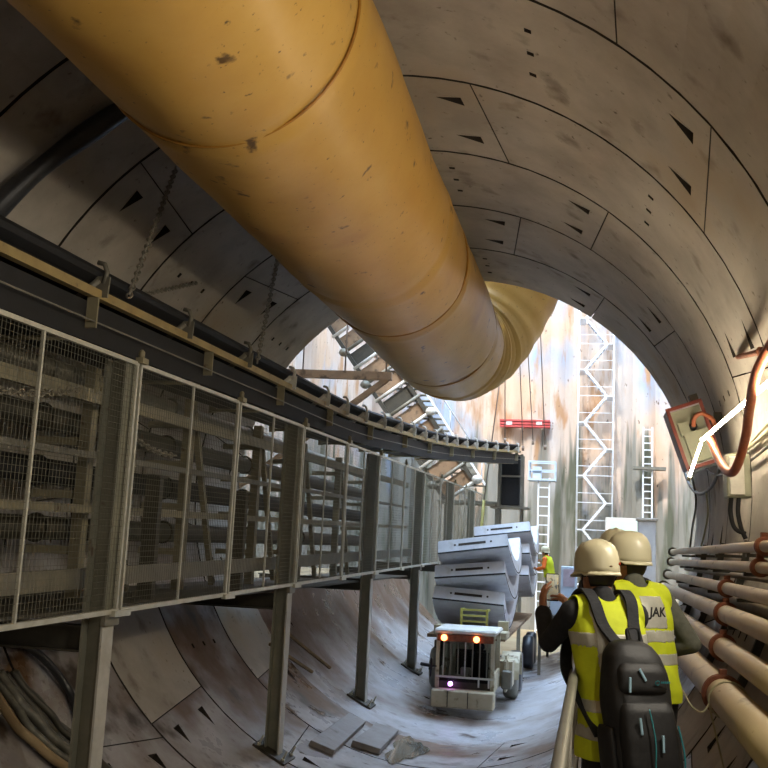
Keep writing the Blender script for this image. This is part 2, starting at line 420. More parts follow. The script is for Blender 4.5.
# ------------------------------------------------------------------ shaft outside
cr = MB(); ny, nt_ = 12, 44
cg = [[cr.bm.verts.new(P_cyl(R0 + .03 + .012 * math.sin(i * 3.1 + j * 1.7), -157 + 134 * j / nt_, 17.43 + (33 - 17.43) * i / ny)) for j in range(nt_ + 1)] for i in range(ny + 1)]
for i in range(ny):
    for j in range(nt_):
        f = cr.bm.faces.new((cg[i][j], cg[i][j + 1], cg[i + 1][j + 1], cg[i + 1][j])); f.smooth = True
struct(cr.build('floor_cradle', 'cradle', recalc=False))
gr = MB()
gr.box((-6.4, 25.2, -3.1), (5.38, 15.6, 3.0)); gr.box((7.4, 25.2, -3.1), (7.38, 15.6, 3.0)); gr.box((2, 42, -4.35), (26, 18, .5))
struct(gr.build('ground', 'earth'))
hw = MB(); n = 64
for i in range(n):
    a0, a1 = 360 * i / n, 360 * (i + 1) / n
    def sq(a):
        c, s = math.cos(math.radians(a)), math.sin(math.radians(a)); k = 1 / max(abs(c) / 14, abs(s) / (24 if s > 0 else 5)); return (k * c, k * s)
    for y in (17.46, 17.95):
        o0, o1 = sq(a0), sq(a1)
        hw.quad(P_cyl(4.2, a0, y), P_cyl(4.2, a1, y), V((o1[0], y, o1[1])), V((o0[0], y, o0[1])))
    hw.quad(P_cyl(4.2, a0, 17.41), P_cyl(4.2, a1, 17.41), P_cyl(4.2, a1, 17.95), P_cyl(4.2, a0, 17.95))
struct(hw.build('wall_portal', 'pile'))
def corrugated(name, p0, p1, z0, z1, pitch, depth, m):
    mb = MB(); p0 = V(p0); p1 = V(p1); d = p1 - p0; n_ = int(d.length / pitch) * 6; nn = d.normalized().cross(V((0, 0, 1)))
    prev = None
    for i in range(n_ + 1):
        ph = (i % 6) / 6; off = depth * math.sin(PI * ph)
        q = p0 + d * (i / n_) + nn * off
        cur = (mb.bm.verts.new((q.x, q.y, z0)), mb.bm.verts.new((q.x, q.y, z1)))
        if prev: mb.bm.faces.new((prev[0], cur[0], cur[1], prev[1]))
        prev = cur
    return struct(mb.build(name, m))
corrugated('wall_far', (-9, 46, 0), (12, 46, 0), -5, 24, 1.0, .28, 'pile')
corrugated('wall_shaft_left', (-8.6, 17.9, 0), (-8.6, 46.2, 0), -5, 24, 1.0, .2, 'pile')
corrugated('wall_shaft_right', (11, 46.2, 0), (11, 17.9, 0), -5, 24, 1.0, .2, 'pile')
wk = MB(); wk.box((2.62, 5.7, -2.53), (.78, 23, .06))
for y in range(-5, 18, 2): wk.bar((2.24, y, -2.58), (2.98, y, -2.58), .06)
struct(wk.build('floor_walkway', 'grating'))

# ------------------------------------------------------------------ ventilation duct
vd = thing('ventilation_duct', 'huge yellow fabric ventilation duct hung under the tunnel crown', 'duct', (-.281, 8, 2.87))
DX, DZ, DR = -.281, 2.87, 1.0
random.seed(4)
db = MB(); seams = [2.0, 6.2, 10.7, 12.4, 16.3]
rows = []; yy = -6.3
ys = [-6.3 + i * .12 for i in range(int((17.62 + 6.3) / .12) + 1)]
for i, y in enumerate(ys):
    r = DR
    for s in seams: r -= .028 * math.exp(-((y - s) / .07) ** 2) - .012 * math.exp(-((y - s - .12) / .1) ** 2)
    row = []
    for k in range(72):
        a = 2 * PI * k / 72
        w = .010 * math.sin(3 * a + y * .9) + .007 * math.sin(5 * a - y * 1.7) + .004 * math.sin(9 * a + y * 4)
        row.append(db.bm.verts.new((DX + (r + w) * math.cos(a), y, DZ - .0 + (r + w) * math.sin(a))))
    rows.append(row)
for a, b in zip(rows, rows[1:]):
    for k in range(72): f = db.bm.faces.new((a[k], a[(k + 1) % 72], b[(k + 1) % 72], b[k])); f.smooth = True
db.build('duct_body', 'duct', vd)
el = MB()
path = [(-.281, 17.6, 2.87), (-.26, 18.0, 2.885), (-.18, 18.45, 2.95), (-.02, 18.85, 3.12), (.18, 19.15, 3.44), (.40, 19.38, 3.9), (.66, 19.55, 4.5), (.95, 19.7, 5.2), (1.3, 19.8, 6.1), (1.7, 19.9, 7.3), (2.0, 20, 9)]
fine = []
for a, b in zip(path, path[1:]):
    for k in range(6): fine.append(V(a).lerp(V(b), k / 6))
fine.append(V(path[-1]))
for _ in range(6): fine = [fine[0]] + [(fine[i - 1] + fine[i] * 2 + fine[i + 1]) / 4 for i in range(1, len(fine) - 1)] + [fine[-1]]
el.tube(fine, [.985 - (.05 if i < 22 else 0) * (.5 + .5 * math.sin(i * 2.1)) + .012 * math.sin(i * 1.3) for i in range(len(fine))], 56)
el.build('duct_elbow', 'duct', vd)
for s in [x for x in seams if x != 10.7] + [17.55]:
    b_ = MB(); b_.torus((DX, s, DZ), (0, 1, 0), .988, .012, 64, 6); b_.build('seam', 'duct_seam', vd)
for k, y in enumerate([-4, -1, 2, 5, 8, 11, 14, 17]):
    h = MB(); h.tube([(DX, y, DZ + .98), (DX, y, 4.02)], .008, 6); h.build('hanger', 'dark_steel', vd)

# black hose lying round the lining at the upper left
bh = MB(); pts = []
for k in range(30):
    t = k / 29; deg = 108 + 54 * t
    pts.append(P_cyl(3.88 - .12 * math.sin(PI * t) ** 4 * .2, deg, 8.35 - .25 * t + .08 * math.sin(6 * t)))
bh.tube(pts, [.10 + .012 * math.sin(k * .7) for k in range(30)], 14)
tag(bh.build('flexible_hose', 'black_hose'), 'thick black flexible hose strapped round the lining above the conveyor', 'hose')

def cyl_at(u, v, r=4.0):
    "where the sight line through a photo point meets the tunnel surface of radius r"
    d = RT * ((u - 384) / F_PX) - UP * ((v - 384) / F_PX) + fw
    a = d.x ** 2 + d.z ** 2; b = CAM.x * d.x + CAM.z * d.z; c = CAM.x ** 2 + CAM.z ** 2 - r * r
    return CAM + d * ((-b + math.sqrt(b * b - a * c)) / a)
def smooth_path(pts, n=8, it=3):
    out = []
    P = [V(p) for p in pts]
    for i in range(len(P) - 1):
        p0, p1, p2, p3 = P[max(i - 1, 0)], P[i], P[i + 1], P[min(i + 2, len(P) - 1)]
        for k in range(n):
            t = k / n
            out.append(.5 * ((2 * p1) + (p2 - p0) * t + (2 * p0 - 5 * p1 + 4 * p2 - p3) * t * t + (3 * p1 - p0 - 3 * p2 + p3) * t ** 3))
    out.append(P[-1]); return out

# ------------------------------------------------------------------ belt conveyor over the fence
CP = [(-1.8, -6, .90), (-1.8, 0, 1.03), (-1.8, 6.2, 1.163), (-1.8, 11.8, 1.29), (-1.8, 16, 1.378), (-1.72, 18, 1.44), (-1.58, 20, 1.54), (-1.46, 23, 1.706), (-1.28, 26, 1.914), (-.85, 30, 2.238), (-.117, 34, 2.572)]
cpath = smooth_path(CP, 10)
cum = [0]
for a, b in zip(cpath, cpath[1:]): cum.append(cum[-1] + (b - a).length)
def conv(s):
    s = max(0, min(s, cum[-1] - 1e-4)); i = 0
    while cum[i + 1] < s: i += 1
    p = cpath[i].lerp(cpath[i + 1], (s - cum[i]) / (cum[i + 1] - cum[i]))
    d = (cpath[i + 1] - cpath[i]).normalized(); sd = V((d.y, -d.x, 0)).normalized()   # to the right
    return p, d, sd
Z = V((0, 0, 1))
def conv_strip(name, prof, m, parent, th=None, step=.5, s0=0, s1=None):
    mb = MB(); s1 = s1 or cum[-1]; n = int((s1 - s0) / step); prev = None
    for i in range(n + 1):
        p, d, sd = conv(s0 + (s1 - s0) * i / n)
        cur = [mb.bm.verts.new(p + sd * x + Z * z) for x, z in prof]
        if prev:
            for k in range(len(prof)):
                f = mb.bm.faces.new((prev[k], prev[(k + 1) % len(prof)], cur[(k + 1) % len(prof)], cur[k]))
        else: mb.bm.faces.new(cur)
        prev = cur
    mb.bm.faces.new(prev)
    return mb.build(name, m, parent)
cv = thing('belt_conveyor', 'long black belt conveyor hung by chains above the mesh fence', 'conveyor', (-1.8, 6.2, 1.163))
conv_strip('stringer', [(-.035, -.04), (.035, -.04), (.035, .035), (.02, .035), (.02, -.028), (-.035, -.028)], 'rail_steel', cv)
conv_strip('stringer', [(-.985, -.06), (-.915, -.06), (-.915, .06), (-.985, .06)], 'dark_steel', cv)
conv_strip('carrying_belt', [(-.02, .20), (-.22, .03), (-.73, .03), (-.93, .20), (-.93, .225), (-.72, .055), (-.23, .055), (-.02, .225)], 'black_rubber', cv)
conv_strip('return_belt', [(-.08, -.36), (-.87, -.36), (-.87, -.34), (-.08, -.34)], 'black_rubber', cv)
conv_strip('side_cover', [(-.10, .12), (-.02, .16), (.005, .20), (-.02, .24), (-.1, .25), (-.14, .2)], 'black_rubber', cv)
conv_strip('return_skirt', [(-.07, -.40), (-.05, -.40), (-.05, -.07), (-.07, -.07)], 'black_rubber', cv)
conv_strip('lower_tie', [(.03, -.255), (.042, -.255), (.042, -.243), (.03, -.243)], 'mid_steel', cv)
s = 9.9
while s < cum[-1] - .2:
    p, d, sd = conv(s); mb = MB()
    q = lambda x, z: p + sd * x + Z * z
    mb.bar(q(.02, -.02), q(.03, .16), .13, .02, d)
    mb.tube([q(.035, .1), q(.06, .2), q(.03, .27), q(-.03, .285)], .022, 6)
    mb.tube([q(0, .13), q(-.2, -.03), q(-.75, -.03), q(-.95, .13)], .035, 8)
    mb.bar(q(-.95, -.02), q(-.98, .2), .1, .02, d)
    mb.build('idler_frame', 'white_paint' if s > 18 else 'mid_steel', cv)
    s += 1.85 if s < 20 else 1.25
s = 10.9
while s < cum[-1] - .3:
    p, d, sd = conv(s); q = lambda x, z: p + sd * x + Z * z
    mb = MB(); mb.bar(q(.0, -.04), q(.0, -.30), .10, .02, d); mb.bar(q(-.95, -.05), q(-.95, -.42), .10, .02, d)
    mb.tube([q(-.08, -.385), q(-.95, -.385)], .022, 8)
    mb.build('return_bracket', 'olive_steel', cv); s += 2.62
ch = thing('transfer_chute', 'black box chute in a pale frame under the far end of the conveyor', 'chute', (-.45, 34.3, -4.1))
mb = MB(); mb.box((-.42, 34.4, 1.62), (.62, .55, 1.7)); mb.bevel(.04); mb.build('chute_box', 'black_rubber', ch)
mb = MB()
for x in (-.8, -.04):
    for y in (34.05, 34.75): mb.bar((x, y, -4.1), (x, y, 2.5), .07)
for z in (.74, 1.75, 2.45):
    for y in (34.05, 34.75): mb.bar((-.84, y, z), (0, y, z), .06)
mb.box((-.42, 34.4, .7), (1.3, 1.0, .06)); mb.build('support_frame', 'mid_steel', ch)

# ------------------------------------------------------------------ hanging chains
def chain_mesh(p, q, sag=0, L=.085, w=.009):
    p = V(p); q = V(q); n = max(3, int((q - p).length / (L * .78))); mb = MB()
    pts = [p.lerp(q, i / n) - Z * sag * (1 - (2 * i / n - 1) ** 2) for i in range(n + 1)]
    for i in range(n):
        c = (pts[i] + pts[i + 1]) / 2; d, s_, t_ = basis(pts[i + 1] - pts[i])
        wv = s_ if i % 2 else t_
        loop = [c + d * (L * .5 * math.cos(a)) + wv * (L * .3 * math.sin(a)) for a in [2 * PI * k / 10 for k in range(10)]]
        mb.tube(loop, w, 5, closed=True)
    return mb
G = 'chains holding up the conveyor'
for top, s, off, lab in ((cyl_at(176, 168, 3.99), 14.03, .0, 'nearest hanging chain, from the lining beside the duct down to the conveyor rail'),
                         (cyl_at(279, 252, 3.99), 17.55, .0, 'chain hanging beside the duct edge to the conveyor, second from the camera'),
                         (cyl_at(197, 283, 3.99), 14.6, -.95, 'short chain hooked on the lining just behind the conveyor belt')):
    p, d, sd = conv(s)
    tag(chain_mesh(top, p + sd * (off + .06) + Z * .08).build('hanging_chain', 'chain'), lab, 'chain', G)
for p, q, sg, lab in (((-2.0, 4.9, .35), (-2.0, 7.8, .42), .18, 'slack chain looped behind the first mesh fence panel'), ((-2.0, 8.35, .32), (-2.0, 9.9, .05), .1, 'slack chain drooping behind the second mesh fence panel')):
    tag(chain_mesh(p, q, sg, .09, .009).build('slack_chain', 'chain'), lab, 'chain', 'chains behind the fence')

# ------------------------------------------------------------------ mesh fence
zt = lambda y: .667 + .0195 * (y - 6.0)
zb = lambda y: -1.475 + .0165 * (y - 6.4)
FX = -1.67
FY = [5.59, 8.2, 10.84, 13.5, 16.12, 18.7, 21.35, 24.0, 26.65, 29.3, 31.95, 34.6, 37.2]
ORD = ['nearest, at the left edge of the photo', 'second from the left edge of the photo', 'third from the left edge of the photo', 'fourth from the left edge of the photo', 'fifth from the left edge of the photo',
       'sixth from the left edge of the photo', 'seventh from the left edge of the photo', 'eighth from the left edge of the photo', 'ninth from the left, beside the segment stacks', 'tenth from the left, beside the segment stacks', 'eleventh from the left, far down the line', 'last and farthest down the line']
for i in range(len(FY) - 1):
    y0, y1 = FY[i] + .02, FY[i + 1] - .02
    t = thing('fence_panel', 'wire mesh fence panel in a steel frame, ' + ORD[i], 'fence panel', (FX, y0, zb(y0)), 0, 'mesh fence panels along the walkway')
    mb = MB()
    mb.bar((FX, y0, zt(y0)), (FX, y1, zt(y1)), .036); mb.bar((FX, y0, zb(y0)), (FX, y1, zb(y1)), .042)
    for y in (y0 + .02, y1 - .02): mb.bar((FX, y, zb(y)), (FX, y, zt(y)), .032, .032, V((0, 1, 0)))
    mb.build('frame', 'galv', t)
    mb = MB(); ym = (y0 + y1) / 2 - (.05 if i else .3); mb.bar((FX + .005, ym, zb(ym)), (FX + .005, ym, zt(ym)), .022, .022, V((0, 1, 0))); mb.build('mid_bar', 'galv', t)
    mb = MB(); P_ = .05 if y0 < 24 else .065
    n = int((y1 - y0) / P_)
    for k in range(1, n):
        y = y0 + (y1 - y0) * k / n; mb.tube([(FX, y, zb(y)), (FX, y, zt(y))], .0019, 4, cap=False)
    n = int((zt(y0) - zb(y0)) / P_)
    for k in range(1, n):
        f = k / n; mb.tube([(FX + .004, y0, zb(y0) + (zt(y0) - zb(y0)) * f), (FX + .004, y1, zb(y1) + (zt(y1) - zb(y1)) * f)], .0019, 4, cap=False)
    mb.build('wire_mesh', 'wire', t)
    mb = MB(); y = FY[i + 1]; mb.box((FX + .03, y, zt(y) + .03), (.07, .12, .05)); mb.lathe([(.028, 0), (.028, .06), (.01, .08)], (FX + .03, y - .02, zt(y) + .05), (0, 0, 1), 10); mb.build('clamp', 'olive_steel', t)
    mb = MB(); mb.box((FX + .03, FY[i + 1], zb(y) - .02), (.05, .3, .05)); mb.build('foot_bracket', 'galv', t)
mb = MB(); q = at(-1, 572, 6.2); mb.box((FX + .03, 6.1, -.95), (.012, .30, .16)); mb.bevel(.004)
tag(mb.build('sign_plate', 'white_paint'), 'small pale blank plate fixed to the nearest fence panel', 'sign')

PY = [8.12, 13.42, 18.66, 23.98, 29.3, 34.6]
PL = ['nearest steel post at the left, a pale flange on its right edge', 'second steel post from the left, standing on the wet lining', 'third steel post from the left, bolted base plate near the loose slabs',
      'fourth steel post from the left, just left of the vehicle cab', 'fifth steel post, hidden behind the segment stack and seen above through the fence', 'farthest steel post under the end of the fence']
for i, y in enumerate(PY):
    x = -1.80; r = 4.0 if y < 17.4 else 4.03
    zf = -math.sqrt(r * r - x * x); tl = math.atan2(x, -zf)
    t = thing('support_post', PL[i], 'post', (x, y, zf), 0, 'posts carrying the fence')
    top = zt(y) + .02
    mb = MB(); mb.bar((x - .09, y, zf), (x - .09, y, top), .2, .02, V((1, 0, 0))); mb.box((x, y, (zf + top) / 2), (.17, .015, top - zf)); mb.build('web', 'post_steel', t)
    mb = MB(); mb.bar((x + .09, y, zf - .03), (x + .09, y, zb(y) - .01), .2, .02, V((1, 0, 0))); mb.build('flange', 'post_light', t)
    mb = MB(); mb.bar((x + .09, y, zb(y) - .01), (x + .09, y, top), .2, .02, V((1, 0, 0))); mb.build('upper_flange', 'post_steel', t)
    Rm = Matrix.Rotation(-tl, 3, 'Y')
    nrm = V((-x, 0, -zf)).normalized()
    c = V((x, y, zf)) + nrm * .02
    mb = MB(); mb.box(c, (.5, .5, .035), Rm); mb.build('base_plate', 'dark_steel', t)
    if i < 4:
        for sx in (-.19, .19):
            for sy in (-.19, .19):
                mb = MB(); p = c + Rm @ V((sx, sy, 0)); mb.tube([p, p + nrm * .16], .014, 6); mb.tube([p + nrm * .02, p + nrm * .05], .028, 6); mb.build('bolt', 'galv', t)
    mb = MB(); mb.box((x + .11, y, zb(y) - .06), (.04, .26, .12)); mb.build('cleat', 'mid_steel', t)
    if i < 5:
        zc = zb(y) - .24
        xw = -math.sqrt(3.97 ** 2 - zc ** 2) if y < 17.4 else -3.9
        mb = MB(); xe = x - .11; cx_ = (xe + xw) / 2; w = xe - xw
        mb.box((cx_, y, zc + .1), (w, .18, .018)); mb.box((cx_, y, zc - .1), (w, .18, .018)); mb.box((cx_, y, zc), (w, .014, .2))
        tag(mb.build('cross_beam', 'dark_steel'), ['dark cross beam from the nearest post to the left wall', 'dark cross beam from the second post to the left wall', 'dark cross beam from the third post to the left side', 'dark cross beam behind the fourth post', 'dark cross beam behind the segment stack'][i], 'beam', 'cross beams under the walkway')
# walkway and services behind the fence
mb = MB(); mb.box((-2.7, 14.5, -1.46), (1.5, 18.5, .03)); struct(mb.build('floor_gantry', 'dark_steel'))
for k, y in enumerate([6.8, 9.4, 12.0, 14.7, 17.2, 19.8, 22.4]):
    x = -2.75
    t = thing('pipe_stanchion', ['first', 'second', 'third', 'fourth', 'fifth', 'sixth', 'seventh'][k] + ' steel stanchion from the left, carrying the pipes behind the fence', 'stanchion', (x, y, -1.445), 0, 'stanchions behind the fence')
    mb = MB(); mb.bar((x, y, -1.445), (x, y, .95), .12, .12, V((0, 1, 0))); mb.build('upright', 'olive_steel', t)
    for z in (-.98, -.42, .12, .62):
        mb = MB(); mb.bar((x, y, z), (x - .55, y, z), .08); mb.build('arm', 'olive_steel', t)
    mb = MB(); mb.bar((x + .03, y + .05, .8), (x + .03, y + 1.1, -1.4), .07); mb.build('brace', 'olive_steel', t)
for z, r, x, m, lab in ((-.80, .12, -3.0, 'dark_steel', 'lowest dark pipe running behind the mesh fence'), (-.24, .13, -3.05, 'black_rubber', 'second lowest pipe behind the fence, black'),
                        (.29, .12, -3.05, 'dark_steel', 'third dark pipe up, running behind the mesh fence'), (.78, .11, -3.05, 'mid_steel', 'topmost grey pipe behind the fence, under the conveyor')):
    mb = MB(); mb.tube([(x, 4.6, z), (x, 12, z + .05), (x, 24.5, z + .12)], r, 14)
    for y in (6, 9, 12, 15, 18): mb.torus((x, y, z + .008 * (y - 5)), (0, 1, 0), r + .01, .016, 16, 6)
    tag(mb.build('service_pipe', m), lab, 'pipe', 'pipes behind the fence')
for z, x, h, m, lab in ((-1.22, -2.0, .17, 'mid_steel', 'grey toe board along the bottom behind the fence'), (-.62, -2.45, .08, 'olive_steel', 'olive channel rail at knee height behind the fence'), (-.1, -2.45, .06, 'mid_steel', 'grey channel rail at waist height behind the fence'), (.47, -2.45, .13, 'olive_steel', 'olive channel beam near the top behind the fence')):
    mb = MB(); mb.bar((x, 4.6, z - .03), (x, 26, z + .35), .05, h)
    tag(mb.build('channel_rail', m), lab, 'rail', 'rails behind the fence')
for (y, lab) in ((9.9, 'left of two short dark posts behind the second fence panel'), (12.6, 'right of two short dark posts behind the third fence panel')):
    mb = MB(); mb.bar((-2.2, y, -1.445), (-2.2, y, -.2), .16, .1, V((0, 1, 0))); mb.box((-2.2, y, -.18), (.2, .22, .03))
    tag(mb.build('short_post', 'dark_steel'), lab, 'post', 'short posts behind the fence')

# ------------------------------------------------------------------ floor clutter
def slab(cs, th, name, m, lab, cat, grp=None):
    mb = MB(); lo = []; hi = []
    for x, y in cs:
        r = 4.0 if y < 17.42 else 4.02
        n = V((x, 0, -math.sqrt(r * r - x * x))).normalized()
        lo.append(V((x, y, n.z * r)) - n * .006); hi.append(V((x, y, n.z * r)) - n * th); 
    mb.hexa(lo + hi); mb.bevel(.008)
    return tag(mb.build(name, m), lab, cat, grp)
slab([(-1.62, 14.5), (-1.28, 14.6), (-1.36, 17.0), (-1.66, 17.0)], .09, 'concrete_slab', 'plate', 'long loose slab lying on the lining near the third post', 'slab', 'loose slabs')
slab([(-1.23, 15.5), (-.80, 15.6), (-.84, 17.3), (-1.21, 17.2)], .10, 'concrete_slab', 'plate', 'squarer loose slab lying beside the puddle', 'slab', 'loose slabs')
slab([(-1.24, 17.0), (-1.05, 17.05), (-1.07, 17.36), (-1.25, 17.34)], .07, 'concrete_slab', 'plate', 'small broken slab piece between the two larger slabs', 'slab', 'loose slabs')
mb = MB(); vs = []
for k in range(28):
    a = 2 * PI * k / 28; rr = 1 + .22 * math.sin(3 * a + 1) + .12 * math.sin(7 * a)
    x, y = -.52 + .26 * rr * math.cos(a), 16.4 + .95 * rr * math.sin(a); vs.append(mb.bm.verts.new((x, y, -math.sqrt(16 - x * x) + .012)))
mb.bm.faces.new(vs)
tag(mb.build('puddle', 'water'), 'shallow puddle on the tunnel floor beside the square slab', 'puddle', kind='stuff')
random.seed(8)
t = thing('cable_bundle', 'tangled bundle of muddy hoses on the lining at the bottom left', 'hoses', (-2.9, 9.0, -2.75))
for k in range(7):
    pts = []
    for j in range(9):
        f = j / 8; deg = 214 + 22 * f; pts.append(P_cyl(3.90 + .02 * random.random() - .03 * (k % 3), deg, 8.75 + .09 * k + .5 * f + random.uniform(-.05, .05)))
    mb = MB(); mb.tube(smooth_path(pts, 4), random.uniform(.035, .06), 8); mb.build('hose', random.choice(['dark_steel', 'earth', 'cable']), t)
mb = MB(); mb.tube(smooth_path([P_cyl(3.94, 209, 9.6), P_cyl(3.90, 213, 9.9), P_cyl(3.93, 219, 10.1), P_cyl(3.95, 226, 9.9)], 6), .045, 8)
tag(mb.build('hose_piece', 'black_hose'), 'short dark hose piece lying on the lining left of the nearest post', 'hose')
for k, (u, v, du, lab) in enumerate(((330, 668, 0, 'upper broken timber stick by the foot of the third post'), (312, 672, 1, 'lower broken timber stick near the second post'))):
    p = cyl_at(u, v, 3.96); q = cyl_at(u - 42, v - 34 + 6 * du, 3.95); mb = MB(); mb.bar(p, q, .07, .05); mb.bevel(.006)
    tag(mb.build('timber_stick', 'timber'), lab, 'timber', 'timber sticks on the lining')

# ------------------------------------------------------------------ right wall: pipes, brackets, lamps, boxes
PIPES = [(3.605, -.655, .045, 'topmost'), (3.58, -.815, .045, 'second from top'), (3.53, -1.02, .055, 'third from top'), (3.463, -1.228, .076, 'fourth from top'), (3.372, -1.47, .083, 'second from bottom'), (3.25, -1.722, .118, 'lowest and thickest')]
CLY = [8.15, 8.2, 9.75, 9.3, 8.75, 7.75]
for i, (x, z, r, lab) in enumerate(PIPES):
    t = thing('wall_pipe', 'beige pipe along the right wall, ' + lab + ' of six', 'pipe', (x, 6, z), 0, 'pipes along the right wall')
    mb = MB(); mb.tube([(x, 1.5, z), (x, 8, z), (x, 17.2, z)], r, 24); mb.build('pipe_body', 'pipe', t)
    mb = MB(); y = CLY[i]; mb.lathe([(r + .004, -.04), (r + .028, -.04), (r + .028, -.015), (r + .012, -.01), (r + .012, .01), (r + .028, .015), (r + .028, .04), (r + .004, .04)], (x, y, z), (0, 1, 0), 24)
    mb.box((x, y, z + r + .035), (.05, .06, .05)); mb.build('coupling', 'rust', t)
    mb = MB(); mb.lathe([(r, -.04), (r + .03, -.04), (r + .03, 0), (r * .8, .005), (r * .8, -.04)], (x, 17.2, z), (0, 1, 0), 20); mb.build('end_flange', 'mid_steel', t)
for k, (u, v, r) in enumerate(((748, 577, .03), (744, 605, .05))):
    p = cyl_at(u, v, 3.86); mb = MB(); mb.tube([(p.x, 4, p.z), (p.x, 16.5, p.z)], r, 12)
    tag(mb.build('rear_pipe', 'pipe_grey'), ['thin grey pipe set back between the second and third beige pipes', 'grey pipe set back between the third and fourth beige pipes'][k], 'pipe', 'grey pipes set back on the right wall')
for k, y in enumerate((6.2, 9.0, 11.2, 13.3, 15.3)):
    t = thing('pipe_bracket', 'dark steel pipe bracket on the right wall, ' + ['nearest', 'second', 'third', 'fourth', 'farthest'][k] + ' of five', 'bracket', (3.9, y, -1.1), 0, 'pipe brackets on the right wall')
    mb = MB(); pts = [P_cyl(3.96, a, y) for a in range(-30, -6, 2)]
    for a, b in zip(pts, pts[1:]): mb.bar(a, b, .07, .06, V((0, 1, 0)))
    mb.build('back_bar', 'dark_steel', t)
    for x, z, r, _ in PIPES:
        mb = MB(); xe = math.sqrt(3.95 ** 2 - (z - r - .025) ** 2); mb.bar((x - r * .3, y, z - r - .02), (xe, y, z - r - .02), .05, .03); mb.build('arm', 'dark_steel', t)

bx = thing('switch_box', 'open red-framed switch box with a grey panel on the right wall', 'electrical box', (3.49, 12.6, .72))
Rb = Matrix.Rotation(math.radians(-19), 3, 'Y'); bc = V((3.50, 12.75, .71))
def bxp(x, y, z): return bc + Rb @ V((x, y, z))
mb = MB(); 
mb.box(bxp(-.20, 0, 0), (.03, .5, .74), Rb); mb.box(bxp(.20, 0, 0), (.03, .5, .74), Rb); mb.box(bxp(0, 0, .355), (.40, .5, .03), Rb); mb.box(bxp(0, 0, -.355), (.40, .5, .03), Rb); mb.box(bxp(0, .235, 0), (.40, .03, .74), Rb)
mb.build('case', 'lav_paint', bx)
mb = MB()
for s_ in (-1, 1): mb.box(bxp(.2 * s_, -.265, 0), (.04, .03, .78), Rb); mb.box(bxp(0, -.265, .37 * s_), (.38, .03, .04), Rb)
mb.build('red_frame', 'red_paint', bx)
mb = MB(); mb.box(bxp(0, -.18, 0), (.37, .02, .70), Rb); mb.build('panel', 'panel_grey', bx)
mb = MB(); mb.box(bxp(.03, -.235, -.14), (.29, .10, .36), Rb); mb.box(bxp(-.08, -.23, .1), (.12, .08, .16), Rb); mb.build('switch_gear', 'panel_grey', bx)
mb = MB(); mb.lathe([(.045, 0), (.045, .06), (.03, .08)], bxp(.03, -.2, .1), Rb @ V((0, -1, 0)), 14); mb.build('cable_gland', 'black_rubber', bx)
mb = MB(); mb.box(bxp(.16, -.1, .43), (.1, .12, .1), Rb); mb.build('mounting_lug', 'dark_steel', bx)
mb = MB(); mb.tube(smooth_path([bxp(.03, -.28, .1), bxp(.06, -.36, .18), bxp(.16, -.38, .2), bxp(.26, -.3, .06), cyl_at(702, 440, 3.86)], 8), .026, 10)
tag(mb.build('pink_cable', 'red_hose'), 'short pink cable looping out of the switch box', 'cable')
a, b, c = at(790, 364, 7.4), at(702, 440, 11.8), at(689, 478, 12.15)
for k, (p, q, r) in enumerate(((a, b, .019), (b, c, .015))):
    t = thing('light_tube', ['long glowing white light tube slanting along the right wall', 'short glowing white light tube hanging below the bend by the switch box'][k], 'lamp', p, 0, 'glowing light tubes')
    mb = MB(); mb.tube([p, q], r, 12); mb.build('glowing_tube', 'lamp', t)
    for e_, f_ in ((p, q), (q, p)):
        d_ = (f_ - e_).normalized(); mb = MB(); mb.tube([e_ - d_ * .03, e_ + d_ * .03], r + .008, 12); mb.build('end_cap', 'white_paint', t)
mb = MB(); mb.tube(smooth_path([at(*q) for q in ((775, 338, 7.6), (757, 372, 8.2), (750, 405, 8.8), (745, 440, 9.3), (736, 468, 9.6), (728, 472, 9.9), (718, 458, 10.6), (709, 437, 11.6))], 8), .042, 12)
tag(mb.build('red_hose', 'red_hose'), 'dull red hose hanging in a loop across the right wall', 'hose')
for k, (pts, r, m, lab) in enumerate((
        ([(775, 425), (745, 450), (720, 462), (700, 470), (688, 478)], .02, 'cable_pale', 'pale cable sagging behind the red hose to the switch box'),
        ([(775, 440), (748, 462), (722, 475), (708, 470), (700, 455)], .016, 'cable', 'upper dark cable sagging under the pale cable'),
        ([(684, 470), (690, 486), (700, 494), (712, 486), (720, 468)], .024, 'cable', 'dark cable hanging in a U below the switch box'),
        ([(690, 470), (696, 500), (692, 530), (690, 548)], .018, 'cable', 'left of the dark cables running straight down the wall below the switch box'),
        ([(706, 492), (708, 512), (704, 535), (700, 550)], .014, 'cable_pale', 'thin pale cable running down the wall under the small box'),
        ([(776, 415), (760, 432), (740, 452), (716, 455)], .014, 'cable_pale', 'thin pale cable crossing behind the red hose bend'))):
    mb = MB(); mb.tube(smooth_path([cyl_at(u, v, 3.93) for u, v in pts], 8), r, 8)
    tag(mb.build('wall_cable', m), lab, 'cable', 'cables on the right wall')
sb = thing('junction_box', 'small pale junction box with two black cables below it', 'electrical box', (3.8, 10.5, .06))
Rs = Matrix.Rotation(math.radians(-2), 3, 'Y')
mb = MB(); mb.box((3.735, 10.6, .065), (.23, .3, .43), Rs); mb.bevel(.012); mb.build('housing', 'panel_grey', sb)
mb = MB(); mb.box((3.715, 10.44, .065), (.14, .02, .38), Rs); mb.bevel(.006); mb.build('lid', 'white_paint', sb)
for k in (0, 1):
    mb = MB(); mb.tube(smooth_path([(3.67 + .07 * k, 10.5, -.14), (3.66 + .07 * k, 10.5, -.3), (3.70 + .06 * k, 10.5, -.45), (3.8, 10.5, -.5 - .05 * k)], 6), .022, 8); mb.build('cable', 'black_rubber', sb)
p = cyl_at(738, 357, 3.99); q = at(800, 343, 6.2)
